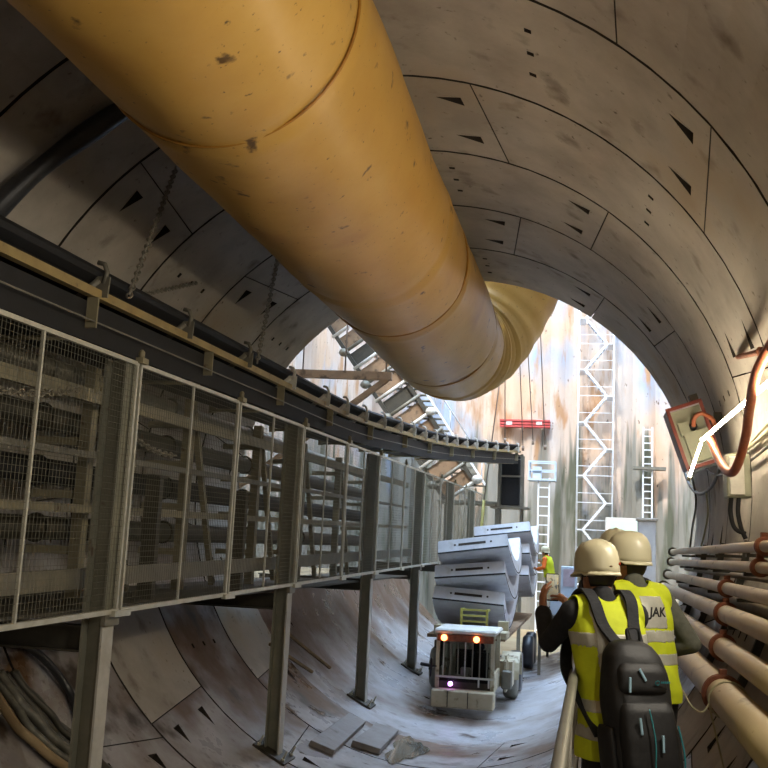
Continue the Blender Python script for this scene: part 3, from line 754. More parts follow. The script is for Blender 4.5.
mb = MB(); mb.tube([p, q], .026, 10); mb.tube([p.lerp(q, .5), p.lerp(q, .52)], .045, 6)
tag(mb.build('anchor_rod', 'rust'), 'rusty anchor rod sticking out of the right wall', 'rod')
p = cyl_at(722, 418, 3.99)
mb = MB(); mb.box(p + V((-.05, 0, 0)), (.1, .06, .14)); mb.tube([p + V((-.06, 0, 0)), p + V((-.2, .8, .0))], .02, 8)
tag(mb.build('wall_bracket', 'dark_steel'), 'small dark bracket on the wall right of the switch box', 'bracket')
# handrail
t = thing('handrail', 'grey tubular handrail at the left edge of the walkway', 'handrail', (2.24, 4, -2.5))
mb = MB(); mb.tube(smooth_path([(2.24, 1.2, -1.4), (2.24, 3, -1.4), (2.24, 5, -1.4), (2.24, 6.45, -1.4)], 4), .024, 14); mb.build('top_rail', 'post_steel', t)
for y in (1.6, 4.0, 6.42):
    mb = MB(); mb.tube([(2.24, y, -2.5), (2.24, y, -1.41)], .022, 12); mb.lathe([(.06, 0), (.06, .012), (.03, .02)], (2.26, y, -2.5), (0, 0, 1), 12); mb.build('rail_post', 'mid_steel', t)
mb = MB(); mb.tube([(2.24, 1.2, -1.95), (2.24, 6.42, -1.95)], .018, 10); mb.build('mid_rail', 'mid_steel', t)
mb = MB(); mb.tube([(2.24, 6.40, -1.4), (2.24, 6.49, -1.4)], .034, 14); mb.build('rail_joint', 'galv', t)
# tie wire round the lowest pipe
mb = MB(); x, z, r = PIPES[5][:3]
mb.torus((x, 7.45, z), (0, 1, .15), r + .012, .007, 24, 6)
mb.tube(smooth_path([(x - r - .01, 7.45, z - .03), (x - r - .06, 7.4, z - .08), (x - r - .12, 7.5, z - .06), (x - r - .17, 7.6, z + .03)], 6), .007, 6)
mb.tube(smooth_path([(x - r - .01, 7.45, z - .04), (x - r + .02, 7.35, z - .2), (x - r + .06, 7.2, z - .42), (3.2, 7.1, -2.3)], 6), .007, 6)
tag(mb.build('tie_wire', 'cable_pale'), 'pale tie wire knotted round the lowest pipe with loose ends', 'wire')

# ------------------------------------------------------------------ segment carrier vehicle
vc = thing('segment_carrier', 'cream multi-service vehicle with a barred cab, loaded with lining segments', 'vehicle', (-.13, 20.4, -3.98))
mb = MB(); mb.box((-.13, 20.42, -3.68), (1.24, .34, .34)); mb.bevel(.03)
mb.build('bumper', 'cream_paint', vc)
mb = MB()
for x in (-.42, -.02): mb.box((x, 20.24, -3.68), (.015, .02, .3))
mb.build('bumper_joint', 'dark_steel', vc)
mb = MB(); mb.box((-.13, 20.72, -3.42), (1.14, .28, .2)); mb.build('sill', 'dark_steel', vc)
mb = MB()
for x in (-.68, .42):
    for y in (20.55, 21.75): mb.bar((x, y, -3.5), (x, y, -2.45), .07, .07, V((0, 1, 0)))
mb.bar((-.68, 21.75, -3.2), (.42, 21.75, -3.2), .06); mb.box((.44, 21.15, -3.36), (.05, 1.2, .36)); mb.box((-.70, 21.15, -3.36), (.05, 1.2, .36)); mb.box((-.13, 21.78, -3.1), (1.1, .05, .9))
mb.build('cab_frame', 'cream_paint', vc)
mb = MB(); mb.box((-.13, 21.15, -2.40), (1.26, 1.42, .09)); mb.bevel(.03); mb.build('roof', 'white_paint', vc)
mb = MB(); mb.box((-.13, 20.5, -2.53), (1.12, .1, .13)); mb.build('lamp_bar', 'rust', vc)
for u in (444, 476.5):
    p = at(u, 641.5, 20.44); mb = MB(); mb.lathe([(.005, -.035), (.05, -.02), (.062, 0), (.062, .04)], (p.x, 20.43, -2.53), (0, 1, 0), 16); mb.build('headlamp', 'orange_lamp', vc)
mb = MB(); mb.box((-.13, 20.57, -2.99), (1.04, .012, .78)); mb.build('windscreen', 'glass', vc)
for k in range(7):
    x = -.56 + k * .145
    mb = MB(); mb.bar((x, 20.51, -3.30), (x, 20.51, -2.6), .024); mb.build('guard_bar', 'post_light' if k in (0, 3) else 'mid_steel', vc)
mb = MB(); mb.bar((-.7, 20.46, -3.28), (.44, 20.46, -3.28), .035); mb.bar((.16, 20.46, -3.28), (.16, 20.46, -3.45), .03); mb.bar((.36, 20.46, -3.28), (.36, 20.46, -3.45), .03); mb.build('hand_bar', 'white_paint', vc)
mb = MB(); p = at(450, 684, 20.4); mb.lathe([(.005, -.03), (.035, -.02), (.045, 0), (.045, .04)], (p.x, 20.42, p.z), (0, 1, 0), 14); mb.build('marker_lamp', 'violet_lamp', vc)
mb = MB(); mb.box((.05, 21.3, -3.15), (.42, .12, .7)); mb.bevel(.05, 2); mb.box((.05, 21.1, -3.42), (.42, .45, .12)); mb.ell((.05, 21.3, -2.74), (.13, .07, .1)); mb.build('seat', 'black_rubber', vc)
mb = MB(); mb.box((-.14, 20.75, -3.2), (.2, .1, .18)); mb.bevel(.02); mb.build('console', 'cream_paint', vc)
mb = MB(); mb.lathe([(.01, -.02), (.03, -.02), (.03, .02), (.01, .02)], (-.83, 20.5, -3.15), (1, 0, 0), 14); mb.ell((-.80, 20.45, -3.12), (.025, .05, .19)); mb.bar((-.8, 20.45, -3.1), (-.66, 20.55, -3.1), .02); mb.tube([(-.80, 20.5, -3.1), (-1.02, 20.55, -3.08)], .035, 8); mb.build('mirror', 'black_rubber', vc)
mb = MB()
for x in (-.42, .13): mb.bar((x, 22.05, -2.45), (x, 22.05, -2.02), .05)
for z in (-2.05, -2.17, -2.29, -2.4): mb.bar((-.44, 22.05, z), (.15, 22.05, z), .04)
for x in (-.42, .13): mb.bar((x, 22.05, -2.06), (x, 22.55, -2.06), .04)
mb.build('guard_rack', 'yellow_paint', vc)
mb = MB(); mb.box((.58, 22.05, -3.3), (.28, .8, .75)); mb.bevel(.12, 3); mb.build('side_tank', 'cream_paint', vc)
mb = MB()
for i in range(9):
    a0, a1 = math.radians(20 * i), math.radians(20 * i + 20)
    mb.hexa([V((x, 23.1 + r * math.cos(a), -3.5 + r * math.sin(a))) for r in (.50, .54) for x, a in ((.40, a0), (.80, a0), (.80, a1), (.40, a1))])
mb.build('mudguard', 'cream_paint', vc)
mb = MB(); mb.box((.62, 21.62, -3.4), (.22, .14, .38)); mb.bevel(.03); mb.build('battery_box', 'mid_steel', vc)
mb = MB(); mb.box((-.4, 27.4, -2.79), (1.1, 11.2, .16)); mb.box((-.15, 22.2, -3.1), (.6, 1.2, .5)); mb.bar((-.4, 22, -3.0), (-.4, 32.6, -3.0), .5, .3); mb.build('chassis', 'dark_steel', vc)
mb = MB(); mb.box((-.4, 27.9, -2.70), (1.74, 10.2, .07)); mb.build('deck', 'brown', vc)
mb = MB(); mb.box((.30, 22.35, -2.55), (.55, .6, .16)); mb.bevel(.03); mb.box((-.85, 22.4, -2.52), (.35, .5, .2)); mb.box((.45, 22.5, -2.38), (.22, .25, .2)); mb.build('engine_cover', 'cream_paint', vc)
for y in (23.1, 24.4, 29.2, 30.5):
    for x in (.60, -1.04):
        zf = -math.sqrt(4.03 ** 2 - (abs(x) + .1) ** 2)
        mb = MB(); mb.lathe([(.22, -.14), (.40, -.15), (.455, -.10), (.465, 0), (.455, .10), (.40, .15), (.22, .14)], (x, y, zf + .46), (1, 0, 0), 28)
        ty = mb.build('tyre', 'black_hose' if y > 24 else 'mid_steel', vc)
        mb = MB(); mb.lathe([(.22, -.1), (.2, .06), (.12, .10), (.01, .11)], (x, y, zf + .46), (1 if x > 0 else -1, 0, 0), 20); mb.build('hub', 'cream_paint', ty)

# lining segments on the vehicle, cupped upwards
def segment(cx, yc, ztop, tilt, lab):
    RI, TH, W, A = 4.0, .36, 1.58, math.radians(31.5)
    zc = ztop + RI * math.cos(A); t = thing('tunnel_segment', lab, 'lining segment', (cx, yc, zc - RI - TH), 0, 'lining segments loaded on the vehicle')
    piv = V((cx, yc, ztop)); Rt = Matrix.Rotation(-math.radians(tilt), 3, 'Y')
    def P(x, r, a): return piv + Rt @ (V((cx + x, yc + r * math.sin(a), zc - r * math.cos(a))) - piv)
    mb = MB(); n = 20; prev = None; h = W / 2
    for i in range(n + 1):
        a = -A + 2 * A * i / n
        cur = [mb.bm.verts.new(P(x, r, a)) for x, r in ((-h, RI + .02), (-h + .02, RI), (h - .02, RI), (h, RI + .02), (h, RI + TH), (-h, RI + TH))]
        if prev:
            for k in range(6): mb.bm.faces.new((prev[k], prev[(k + 1) % 6], cur[(k + 1) % 6], cur[k]))
        else: mb.bm.faces.new(cur)
        prev = cur
    mb.bm.faces.new(prev); mb.build('segment_body', 'seg', t)
    d = .012 / RI
    mb = MB()   # gasket groove round the end face and the sides
    for s_ in (-1, 1):
        a0, a1 = s_ * A, s_ * (A + d)
        mb.hexa([P(-h, RI + TH - .05, a0), P(h, RI + TH - .05, a0), P(h, RI + TH - .05, a1), P(-h, RI + TH - .05, a1), P(-h, RI + TH - .015, a0), P(h, RI + TH - .015, a0), P(h, RI + TH - .015, a1), P(-h, RI + TH - .015, a1)])
    for s_ in (-1, 1):
        for i in range(n):
            a0, a1 = -A + 2 * A * i / n, -A + 2 * A * (i + 1) / n
            mb.hexa([P(x, r, a) for r in (RI + TH - .06, RI + TH - .035) for x, a in ((s_ * h, a0), (s_ * (h + .008), a0), (s_ * (h + .008), a1), (s_ * h, a1))])
    mb.build('gasket', 'black_rubber', t)
    mb = MB(); a0, a1 = -A - d * .5, -A + .01
    mb.hexa([P(x, r, a) for r in (RI + .12, RI + .18) for x, a in ((-.32, a0), (.30, a0), (.30, a1), (-.32, a1))]); mb.build('bolt_slot', 'recess', t)
    for x in (-.4, .42):
        mb = MB(); p = P(x, RI + .15, -A - d * .5); q = P(x, RI + .15, -A + .01); mb.tube([p, q], .025, 8); mb.build('bolt_hole', 'recess', t)
    mb = MB(); p = P(h + .006, RI + .17, -A * .72); q = P(h - .05, RI + .17, -A * .72); mb.tube([p, q], .05, 10); mb.build('socket', 'mid_steel', t)
    return P
YC1 = 22.8 + 2.15
for z, tl, dx, lab in ((-1.64, -2.6, 0, 'bottom segment of the front stack, its face sloping down to the right'), (-1.07, 6.4, -.02, 'middle segment of the front stack on the vehicle'), (-.50, 8.6, .02, 'top segment of the front stack, pale blue-grey face')):
    segment(-.36 + dx, YC1, z, tl, lab)
YC2 = 28.7 + 2.15
zt2 = at(500, 524, 28.7).z
for k in (2, 1, 0):
    segment(at(500, 524, 28.7).x + .04, YC2, zt2 - .57 * k, 8 - 3 * k, ['top segment of the rear stack, showing above the front stack', 'middle segment of the rear stack, seen right of the front stack', 'bottom segment of the rear stack, seen right of the front stack'][k])
for yc, zz, grp in ((YC1, (-1.64, -1.07), 'front'), (YC2, (zt2 - 1.14, zt2 - .57), 'rear')):
    for z, w in zip(zz, ('lower', 'upper')):
        cz = z + 4 * math.cos(math.radians(31.5)) - 4.0
        mb = MB(); mb.box((-.36 if grp == 'front' else -.33, yc, cz + .11), (1.2, .2, .2), Matrix.Rotation(-math.radians(3 if w == 'lower' else 7.8), 3, 'Y'))
        tag(mb.build('timber_packer', 'timber'), w + ' timber packer between segments of the ' + grp + ' stack', 'timber', 'packers in the segment stacks')

# ------------------------------------------------------------------ shaft furniture
GZ = -4.1
tw = thing('stair_tower', 'tall scaffold stair tower with zigzag flights against the shaft wall', 'stair tower', (2.36, 44.2, GZ))
x0, x1, ya, yb = at(577, 480, 44).x, at(612.5, 480, 44).x, 43.5, 44.9
for x in (x0, x1):
    for y in (ya, yb): mb = MB(); mb.tube([(x, y, GZ), (x, y, 12.2)], .03, 6); mb.build('standard', 'scaf', tw)
zz = [at(607, 346, 44).z, at(585, 373, 44).z, at(607, 400, 44).z, at(585, 424, 44).z, at(607, 447, 44).z, at(585, 476, 44).z, at(608, 502, 44).z, at(586, 530, 44).z]
H = (zz[0] - zz[-1]) / 7
zl = [zz[-1] + H * k for k in range(-3, 11)]
for k, z in enumerate(zl):
    right = (k % 2 == 0)   # side of this landing: k=3 is left
    xa = x1 - .28 if right else x0 + .28
    mb = MB(); mb.box((x1 - .14 if right else x0 + .14, 44.2, z), (.28, 1.3, .05)); mb.bar((x0, ya, z), (x1, ya, z), .03); mb.build('landing', 'scaf', tw)
    if k + 1 < len(zl):
        xb = x0 + .28 if right else x1 - .28
        mb = MB(); yf = 43.75
        for y in (yf - .25, yf + .3): mb.bar((xa, y, z), (xb, y, zl[k + 1]), .04, .09, V((0, 0, 1)))
        for j in range(1, 6): q = V((xa, yf, z)).lerp(V((xb, yf, zl[k + 1])), j / 6); mb.box(q, (.16, .55, .025))
        mb.build('stair_flight', 'scaf', tw)
        mb = MB(); mb.bar((x0, ya, z + .4), (x1, ya, z + .4), .022); mb.build('guard_rail', 'scaf', tw)
rb = thing('wall_beam', 'red steel beam fixed to the far shaft wall', 'beam', (-.7, 45.5, 4.9))
p, q = at(500, 419, 45.4), at(550, 428, 45.4)
mb = MB(); mb.box(((p.x + q.x) / 2, 45.5, (p.z + q.z) / 2), (q.x - p.x, .3, .1)); mb.box(((p.x + q.x) / 2, 45.5, p.z - .05), (q.x - p.x, .35, .08)); mb.box(((p.x + q.x) / 2, 45.5, q.z + .05), (q.x - p.x, .35, .08)); mb.box(((p.x + q.x) / 2, 45.62, (p.z + q.z) / 2), (q.x - p.x, .06, p.z - q.z)); mb.build('girder', 'red_beam', rb)
for u in (509, 539):
    m_ = at(u, 422, 45.3); mb = MB(); mb.box((m_.x, 45.38, m_.z), (.26, .08, .24)); mb.build('bracket', 'white_paint', rb)
wp = thing('work_platform', 'pale blue work platform with a white ladder below, by the far wall', 'platform', (.25, 42, GZ))
mb = MB(); mb.box((.25, 42, 2.22), (1.1, .9, .08)); mb.box((.05, 41.9, 2.5), (.34, .5, .5)); mb.build('deck', 'blue_white', wp)
mb = MB()
for x in (-.28, .78):
    for y in (41.6, 42.4): mb.bar((x, y, 2.2), (x, y, 2.98), .06)
for z in (2.6, 2.96):
    for y in (41.6, 42.4): mb.bar((-.28, y, z), (.78, y, z), .05)
    for x in (-.28, .78): mb.bar((x, 41.6, z), (x, 42.4, z), .05)
mb.build('guard_rail', 'blue_white', wp)
mb = MB()
for x in (.12, .56): mb.bar((x, 41.7, GZ), (x, 41.7, 2.3), .07)
for k in range(16): mb.bar((.12, 41.7, GZ + .3 + k * .38), (.56, 41.7, GZ + .3 + k * .38), .05)
mb.build('ladder', 'scaf', wp)
lt = thing('wall_ladder', 'tall pale ladder with a cross platform right of the stair tower', 'ladder', (4.55, 45, GZ))
xa, xb = at(643, 480, 45).x, at(652, 480, 45).x
for x in (xa, xb): mb = MB(); mb.bar((x, 45.0, GZ), (x, 45.0, 4.9), .07); mb.build('stile', 'scaf', lt)
for k in range(30): mb = MB(); mb.bar((xa, 45.0, GZ + .2 + .3 * k), (xb, 45.0, GZ + .2 + .3 * k), .045); mb.build('rung', 'scaf', lt)
p, q = at(633, 468, 45), at(666, 472, 45)
mb = MB(); mb.box(((p.x + q.x) / 2, 45.1, p.z), (q.x - p.x, .6, .12)); mb.build('cross_platform', 'mid_steel', lt)
cb = thing('site_cabin', 'white cabin with a pale green panel behind the helmets', 'cabin', (3.55, 41, GZ))
mb = MB(); mb.box((3.55, 41.2, -1.68), (1.48, 2.2, 4.84)); mb.build('cabin_body', 'white_paint', cb)
mb = MB(); mb.box((3.5, 40.08, .38), (1.0, .04, .5)); mb.build('green_panel', 'green_white', cb)
pr = thing('concrete_pier', 'beige concrete pier standing outside the portal, right of the helmets', 'pier', (3.85, 30, -1.6))
mb = MB(); mb.box((3.85, 30.2, -.65), (.5, .5, 1.9)); mb.bevel(.03); mb.build('pier_body', 'seg', pr)
mb = MB(); mb.box((3.85, 30.2, .33), (.6, .6, .08)); mb.bevel(.01); mb.build('pier_cap', 'concrete', pr)
for k, (u, v, u2, v2, lab) in enumerate(((505, 380, 505, 438, 'leftmost thin wire rope hanging in the shaft'), (519, 340, 523, 446, 'thin wire rope hanging just left of the red beam end'), (527, 335, 533, 440, 'thin wire rope hanging in front of the red beam'), (540, 320, 545, 445, 'rightmost thin wire rope hanging beside the stair tower'))):
    p, q = at(u, v, 38), at(u2, v2, 38); d = (p - q).normalized()
    mb = MB(); mb.tube([q + d * .0, q + d * 18], .018, 6); mb.tube([q, q - Z * .18], .05, 6)
    tag(mb.build('wire_rope', 'rope'), lab, 'rope', 'ropes hanging in the shaft')
cr_ = thing('crane_rope', 'slack crane rope ending in a pale yellow sling behind the segments', 'rope', at(482, 528, 34))
p, q, r_ = at(498, 395, 34), at(484, 500, 34), at(481, 534, 34)
mb = MB(); mb.tube([q, p, p + (p - q) * 2], .02, 6); mb.build('rope', 'rope', cr_)
mb = MB(); mb.tube([r_ - Z * 1.2, r_, q], .05, 6); mb.build('sling', 'yellow_rope', cr_)
# inclined conveyor and stair coming down on the left
ld = thing('landing_frame', 'steel landing frame at the foot of the inclined stair', 'frame', (-2.2, 36.3, GZ))
mb = MB(); mb.box((-2.0, 36.3, .9), (2.2, 1.6, .1))
for x in (-3.0, -1.0):
    for y in (35.6, 37.0): mb.bar((x, y, GZ), (x, y, .9), .1)
mb.build('frame', 'mid_steel', ld)
def incline(px, w):
    (ua, va), (ub, vb) = px; a, b = at(ua, va, 36), at(ub, vb, 36); return a, b
ic = thing('inclined_conveyor', 'brown panelled inclined conveyor rising to the upper left beyond the portal', 'conveyor', at(455, 480, 36))
a, b = at(330, 298, 36), at(462, 494, 36); d, s_, t_ = basis(b - a, V((0, 1, 0)))
L = (b - a).length; n = int(L / .75)
side = V((d.z, 0, -d.x)); side = side if side.x > 0 else -side
mb = MB()
for sgn in (-.62, .62): mb.bar(a + side * sgn, b + side * sgn, .14, .3, V((0, 1, 0)))
mb.build('side_rail', 'dark_steel', ic)
for k in range(n):
    p0, p1 = a.lerp(b, (k + .06) / n), a.lerp(b, (k + .86) / n)
    mb = MB(); mb.bar(p0, p1, .9, .06, V((0, 1, 0))) if False else mb.hexa([p0 - side * .55, p0 + side * .55, p1 + side * .55, p1 - side * .55, p0 - side * .55 + V((0, .1, 0)), p0 + side * .55 + V((0, .1, 0)), p1 + side * .55 + V((0, .1, 0)), p1 - side * .55 + V((0, .1, 0))])
    mb.build('panel', 'brown' if k % 3 else 'dark_steel', ic)
    mb = MB(); mb.tube([p1 - side * .75 + V((0, -.12, 0)), p1 + side * .75 + V((0, -.12, 0))], .07, 8); mb.ell(p1 + side * (.75 if k % 2 else -.7) + V((0, -.15, 0)), (.2, .2, .16), None, 8); mb.build('roller', 'white_paint' if k % 2 else 'mid_steel', ic)
st = thing('steel_stair', 'steep pale steel stair beside the inclined conveyor beyond the portal', 'stair', at(472, 486, 36))
a, b = at(352, 298, 36.2), at(476, 492, 36.2)
mb = MB()
for sgn in (-.42, .42): mb.bar(a + side * sgn, b + side * sgn, .07, .16, V((0, 1, 0)))
mb.build('stringer', 'scaf', st)
mb = MB(); n = int((b - a).length / .26)
for k in range(1, n): p = a.lerp(b, k / n); mb.box(p, (.95, .3, .04))
mb.build('tread', 'mid_steel', st)
mb = MB()
for sgn in (-.42, .42):
    o = side * sgn + V((0, -.1, .75)); mb.tube([a + o, b + o], .03, 6)
    for k in range(0, n, 4): p = a.lerp(b, k / n) + side * sgn; mb.tube([p, p + V((0, -.1, .75))], .025, 6)
mb.build('handrail', 'scaf', st)
wb = thing('braced_beam', 'rusty brown beam with a diagonal brace left of the duct end', 'beam', (-5.5, 24, 3.4))
mb = MB(); mb.bar((-8.5, 24, 3.48), (-2.6, 24, 3.37), .16, .2); mb.build('beam', 'brown', wb)
mb = MB(); mb.bar((-2.72, 24, 3.3), (-6.5, 24, .45), .12, .14); mb.build('brace', 'brown', wb)
for k, x in enumerate((-4.9, -3.8, -2.75)):
    mb = MB(); mb.tube([(x, 24, 5.6), (x, 24, 3.4)], .02, 6); mb.build('hanger_rod', 'rope', wb)
pf = thing('steel_platform', 'low steel platform beyond the portal where the distant worker stands', 'platform', (1.45, 30, -3.7))
mb = MB(); mb.box((1.45, 29.8, -2.38), (1.1, 5.6, .06)); mb.build('deck', 'grating', pf)
for x in (1.0, 1.9):
    for y in (27.3, 32.3): mb = MB(); mb.bar((x, y, -math.sqrt(4.03 ** 2 - x * x)), (x, y, -2.4), .08); mb.build('leg', 'mid_steel', pf)
mb = MB(); p = at(558, 622, 27.4); mb.box((p.x, 27.6, -2.12), (.44, .4, .46)); mb.bevel(.02); tag(mb.build('storage_box', 'blue_white'), 'pale blue box on the platform below the raised phone', 'box')
ec = thing('equipment_cabinet', 'pale blue equipment cabinet beyond the raised hands', 'cabinet', (1.7, 32.2, -2.35))
pa, pb = at(561, 566, 32), at(577, 590, 32)
mb = MB(); mb.box(((pa.x + pb.x) / 2, 32.2, (pa.z - 2.35) / 2), (pb.x - pa.x, .4, pa.z + 2.35)); mb.bevel(.02); mb.build('housing', 'blue_white', ec)
mb = MB(); mb.box(((pa.x + pb.x) / 2, 31.99, (pa.z + pb.z) / 2), ((pb.x - pa.x) * .7, .02, (pa.z - pb.z) * .75)); mb.build('window', 'lav_paint', ec)

# ------------------------------------------------------------------ people
def shells(bm, cond, off):
    b2 = bm.copy(); b2.normal_update()
    bmesh.ops.delete(b2, geom=[f for f in b2.faces if not cond(f.calc_center_median(), f.normal)], context='FACES')
    b2.normal_update()
    for v in b2.verts: v.co += v.normal * off
    m = MB(); m.bm.free(); m.bm = b2; return m
def solid(mb, t):
    mb.bm.normal_update()
    bmesh.ops.solidify(mb.bm, geom=mb.bm.faces[:], thickness=t); return mb
def hand(mb, wrist, d, n, thumb_sgn, curls, thumb_curl=.5, spread=.12, sc=1.0):
    d = V(d).normalized(); n = (V(n) - d * V(n).dot(d)).normalized(); s = d.cross(n) * thumb_sgn   # s: towards the thumb side
    w = V(wrist); kn = []
    for j, (o, l) in enumerate(((.030, .088), (.010, .092), (-.011, .088), (-.030, .080))):
        k = w + (s * o + d * l) * sc; kn.append(k); mb.cap(w + s * (o * .55) * sc + d * .012, k, .0165 * sc, .0125 * sc, 10)
    for j, (lens, r) in enumerate((((.042, .026, .021), .0095), ((.046, .030, .022), .0098), ((.042, .028, .021), .0094), ((.033, .021, .018), .0083))):
        p = kn[j]; ang = 0; sp = (1.5 - j) * spread
        base = (d + s * sp).normalized(); c = curls[j] if isinstance(curls, (list, tuple)) else curls
        for q, L in enumerate(lens):
            ang += c * (.8, 1.1, .8)[q]; dv = base * math.cos(ang) + n * math.sin(ang); e = p + dv * L * sc
            mb.cap(p, e, r * (1.05 - .09 * q) * sc, r * (.97 - .1 * q) * sc, 8); p = e
    b = w + (s * .022 + d * .022) * sc; dv = (d * .55 + s * .75 + n * .35).normalized(); p = b
    for q, L in enumerate((.042, .032, .026)):
        e = p + dv * L * sc; mb.cap(p, e, (.015, .0115, .0105)[q] * sc, (.0118, .0108, .009)[q] * sc, 8); p = e
        dv = (dv * math.cos(thumb_curl) + (n * .8 + d * .6).normalized() * math.sin(thumb_curl)).normalized()

def person(label, loc, rz, lean, arms, S=1.0, head_yaw=0, head_pitch=0, vest='hivis', vest_low=None, sleeve='black_cloth', trouser='trouser', hem=.74, bands=(), stripes=None, panel=False, vox=.0065, helmet='helmet', badge=False, turn=0):
    t = thing('person', label, 'person', loc, rz); t.scale = (S, S, S)
    yc = lambda z: lean * max(0, min(1.15, (z - .95) / .52))
    hc = V((0, yc(1.47) + .045 + lean * .1, 1.625))
    Rh = Matrix.Rotation(head_yaw, 3, 'Z') @ Matrix.Rotation(head_pitch, 3, 'X')
    HP = lambda x, y, z: hc + Rh @ V((x, y, z))
    TOR = [(.84, .15, .105), (.92, .172, .125), (1.0, .165, .12), (1.08, .152, .112), (1.2, .165, .12), (1.32, .182, .125), (1.39, .178, .112), (1.44, .125, .088), (1.475, .066, .066)]
    def torso(mb, inf, rows=TOR):
        mb.loft([(V((0, yc(z), z)), rx + inf, ry + inf, (0, 0, 1)) for z, rx, ry in rows], 24)
        for s in (-1, 1): mb.cap((s * .06, yc(1.44), 1.438), (s * .178, yc(1.415), 1.412), .052 + inf, .06 + inf)
    SH = {s: V((s * .188, yc(1.41), 1.405)) for s in (-1, 1)}
    def arm(mb, inf, full=True, cut=0):
        for s in (-1, 1):
            e, w = V(arms[s][0]), V(arms[s][1]); w2 = w if full else w.lerp(e, cut)
            mb.cap(SH[s], e, .052 + inf, .040 + inf); mb.cap(e, w2, .041 + inf, .028 + inf * (1.0 if full else 1.4))
    def legs(mb, inf):
        for s in (-1, 1):
            hp, kn, an = V((s * .092, -.01, .90)), V((s * .105, .03, .50)), V((s * .11, -.015, .09))
            mb.cap(hp, kn, .088 + inf, .058 + inf * 1.2); mb.cap(kn, an, .056 + inf * 1.3, .040 + inf * 1.8)
    # body: one continuous surface with head, hands and feet
    mb = MB(); torso(mb, 0); arm(mb, 0); legs(mb, 0)
    for s in (-1, 1):
        mb.cap((s * .11, -.03, .05), (s * .12, .13, .035), .042, .033)
        mb.cap((s * .11, -.015, .09), (s * .11, -.03, .05), .042, .042)
        _, w, hd, hn, cu, tc = arms[s]; hand(mb, w, hd, hn, s * -1, cu, tc)
    mb.cap((0, yc(1.45), 1.44), HP(0, -.02, -.05), .060, .056)
    mb.ell(hc, (.076, .096, .112), Rh); mb.ell(HP(0, .028, -.068), (.056, .068, .056), Rh)
    mb.cap(HP(0, .088, .008), HP(0, .108, -.028), .010, .015); mb.ell(HP(0, .09, .028), (.05, .014, .014), Rh)
    mb.ell(HP(0, .092, -.062), (.022, .011, .006), Rh); mb.ell(HP(0, .089, -.073), (.019, .012, .007), Rh); mb.ell(HP(0, .082, -.105), (.022, .02, .016), Rh)
    for s in (-1, 1): mb.ell(HP(s * .078, -.008, -.012), (.010, .021, .032), Rh)
    remeshed(mb, vox, 3).build('body', 'skin', t, keep_world=False)
    for s in (-1, 1):
        mb = MB(); mb.ell(HP(s * .031, .082, .006), (.0125, .0125, .011), Rh, 10); mb.ell(HP(s * .031, .0925, .006), (.005, .004, .005), Rh, 8, mi=1); mb.build('eye', ['eye', 'hair'], t, keep_world=False)
    # clothes
    mb = MB(); torso(mb, .013); arm(mb, .014, False, .06)
    mb.cap((0, yc(1.46), 1.45), (0, yc(1.47) + .005, 1.50), .072, .068)
    remeshed(mb, .009, 5).build('sweater', sleeve, t, keep_world=False)
    mb = MB(); legs(mb, .016)
    mb.loft([(V((0, yc(z), z)), rx + .014, ry + .014, (0, 0, 1)) for z, rx, ry in TOR[:4]], 24)
    remeshed(mb, .011, 5).build('trousers', trouser, t, keep_world=False)
    for s in (-1, 1):
        mb = MB(); mb.cap((s * .11, -.035, .055), (s * .122, .15, .045), .054, .044); mb.cap((s * .11, -.02, .13), (s * .11, -.035, .06), .056, .055); mb.box((s * .115, .055, .014), (.095, .27, .028))
        bt = remeshed(mb, .009, 3)
        for v_ in bt.bm.verts: v_.co.z = max(v_.co.z, 0.0)
        bt.build('boot', 'boot', t, keep_world=False)
    if vest:
        VT = [(hem - .05, .205, .155), (.80, .20, .15), (.92, .192, .148), (1.0, .182, .142), (1.08, .175, .136), (1.2, .18, .138), (1.32, .19, .14), (1.39, .186, .126), (1.44, .135, .105), (1.475, .09, .09)]
        mb = MB(); mb.loft([(V((0, yc(z), z)), rx + .008, ry + .008, (0, 0, 1)) for z, rx, ry in VT], 28)
        for s in (-1, 1): mb.cap((s * .06, yc(1.44), 1.44), (s * .172, yc(1.415), 1.414), .078, .086)
        vm = remeshed(mb, .0075, 6)
        for f in vm.bm.faces: pass
        for v_ in vm.bm.verts:   # soft folds
            a_ = math.atan2(v_.co.y - yc(v_.co.z), v_.co.x); v_.co += V((math.cos(a_), math.sin(a_), 0)) * (.005 * math.sin(a_ * 7 + v_.co.z * 9) + .004 * math.sin(v_.co.z * 31 + a_ * 3)) * min(1, max(0, (1.36 - v_.co.z) * 4))
        bmesh.ops.bisect_plane(vm.bm, geom=vm.bm.verts[:] + vm.bm.edges[:] + vm.bm.faces[:], plane_co=(0, 0, hem), plane_no=(0, 0, 1), clear_inner=True)
        for s in (-1, 1):
            bmesh.ops.bisect_plane(vm.bm, geom=vm.bm.verts[:] + vm.bm.edges[:] + vm.bm.faces[:], plane_co=(s * .205, 0, 1.3), plane_no=(s, 0, .16), clear_outer=True)
        nk = V((0, yc(1.47) + .012, 0))
        bmesh.ops.delete(vm.bm, geom=[f for f in vm.bm.faces if f.calc_center_median().z > 1.44 and ((f.calc_center_median().x / .088) ** 2 + ((f.calc_center_median().y - nk.y) / .085) ** 2) < 1], context='FACES')
        base = vm.bm.copy()
        ve = solid(vm, -.006).build('vest', vest, t, keep_world=False)
        for z0, z1 in bands:
            solid(shells(base, lambda c, n: z0 < c.z < z1, .0035), -.003).build('reflective_band', 'reflect', ve, keep_world=False)
        if stripes:
            for s in (-1, 1):
                solid(shells(base, lambda c, n: stripes[0] < s * c.x < stripes[1] and c.z > stripes[2], .004), -.003).build('reflective_stripe', 'reflect', ve, keep_world=False)
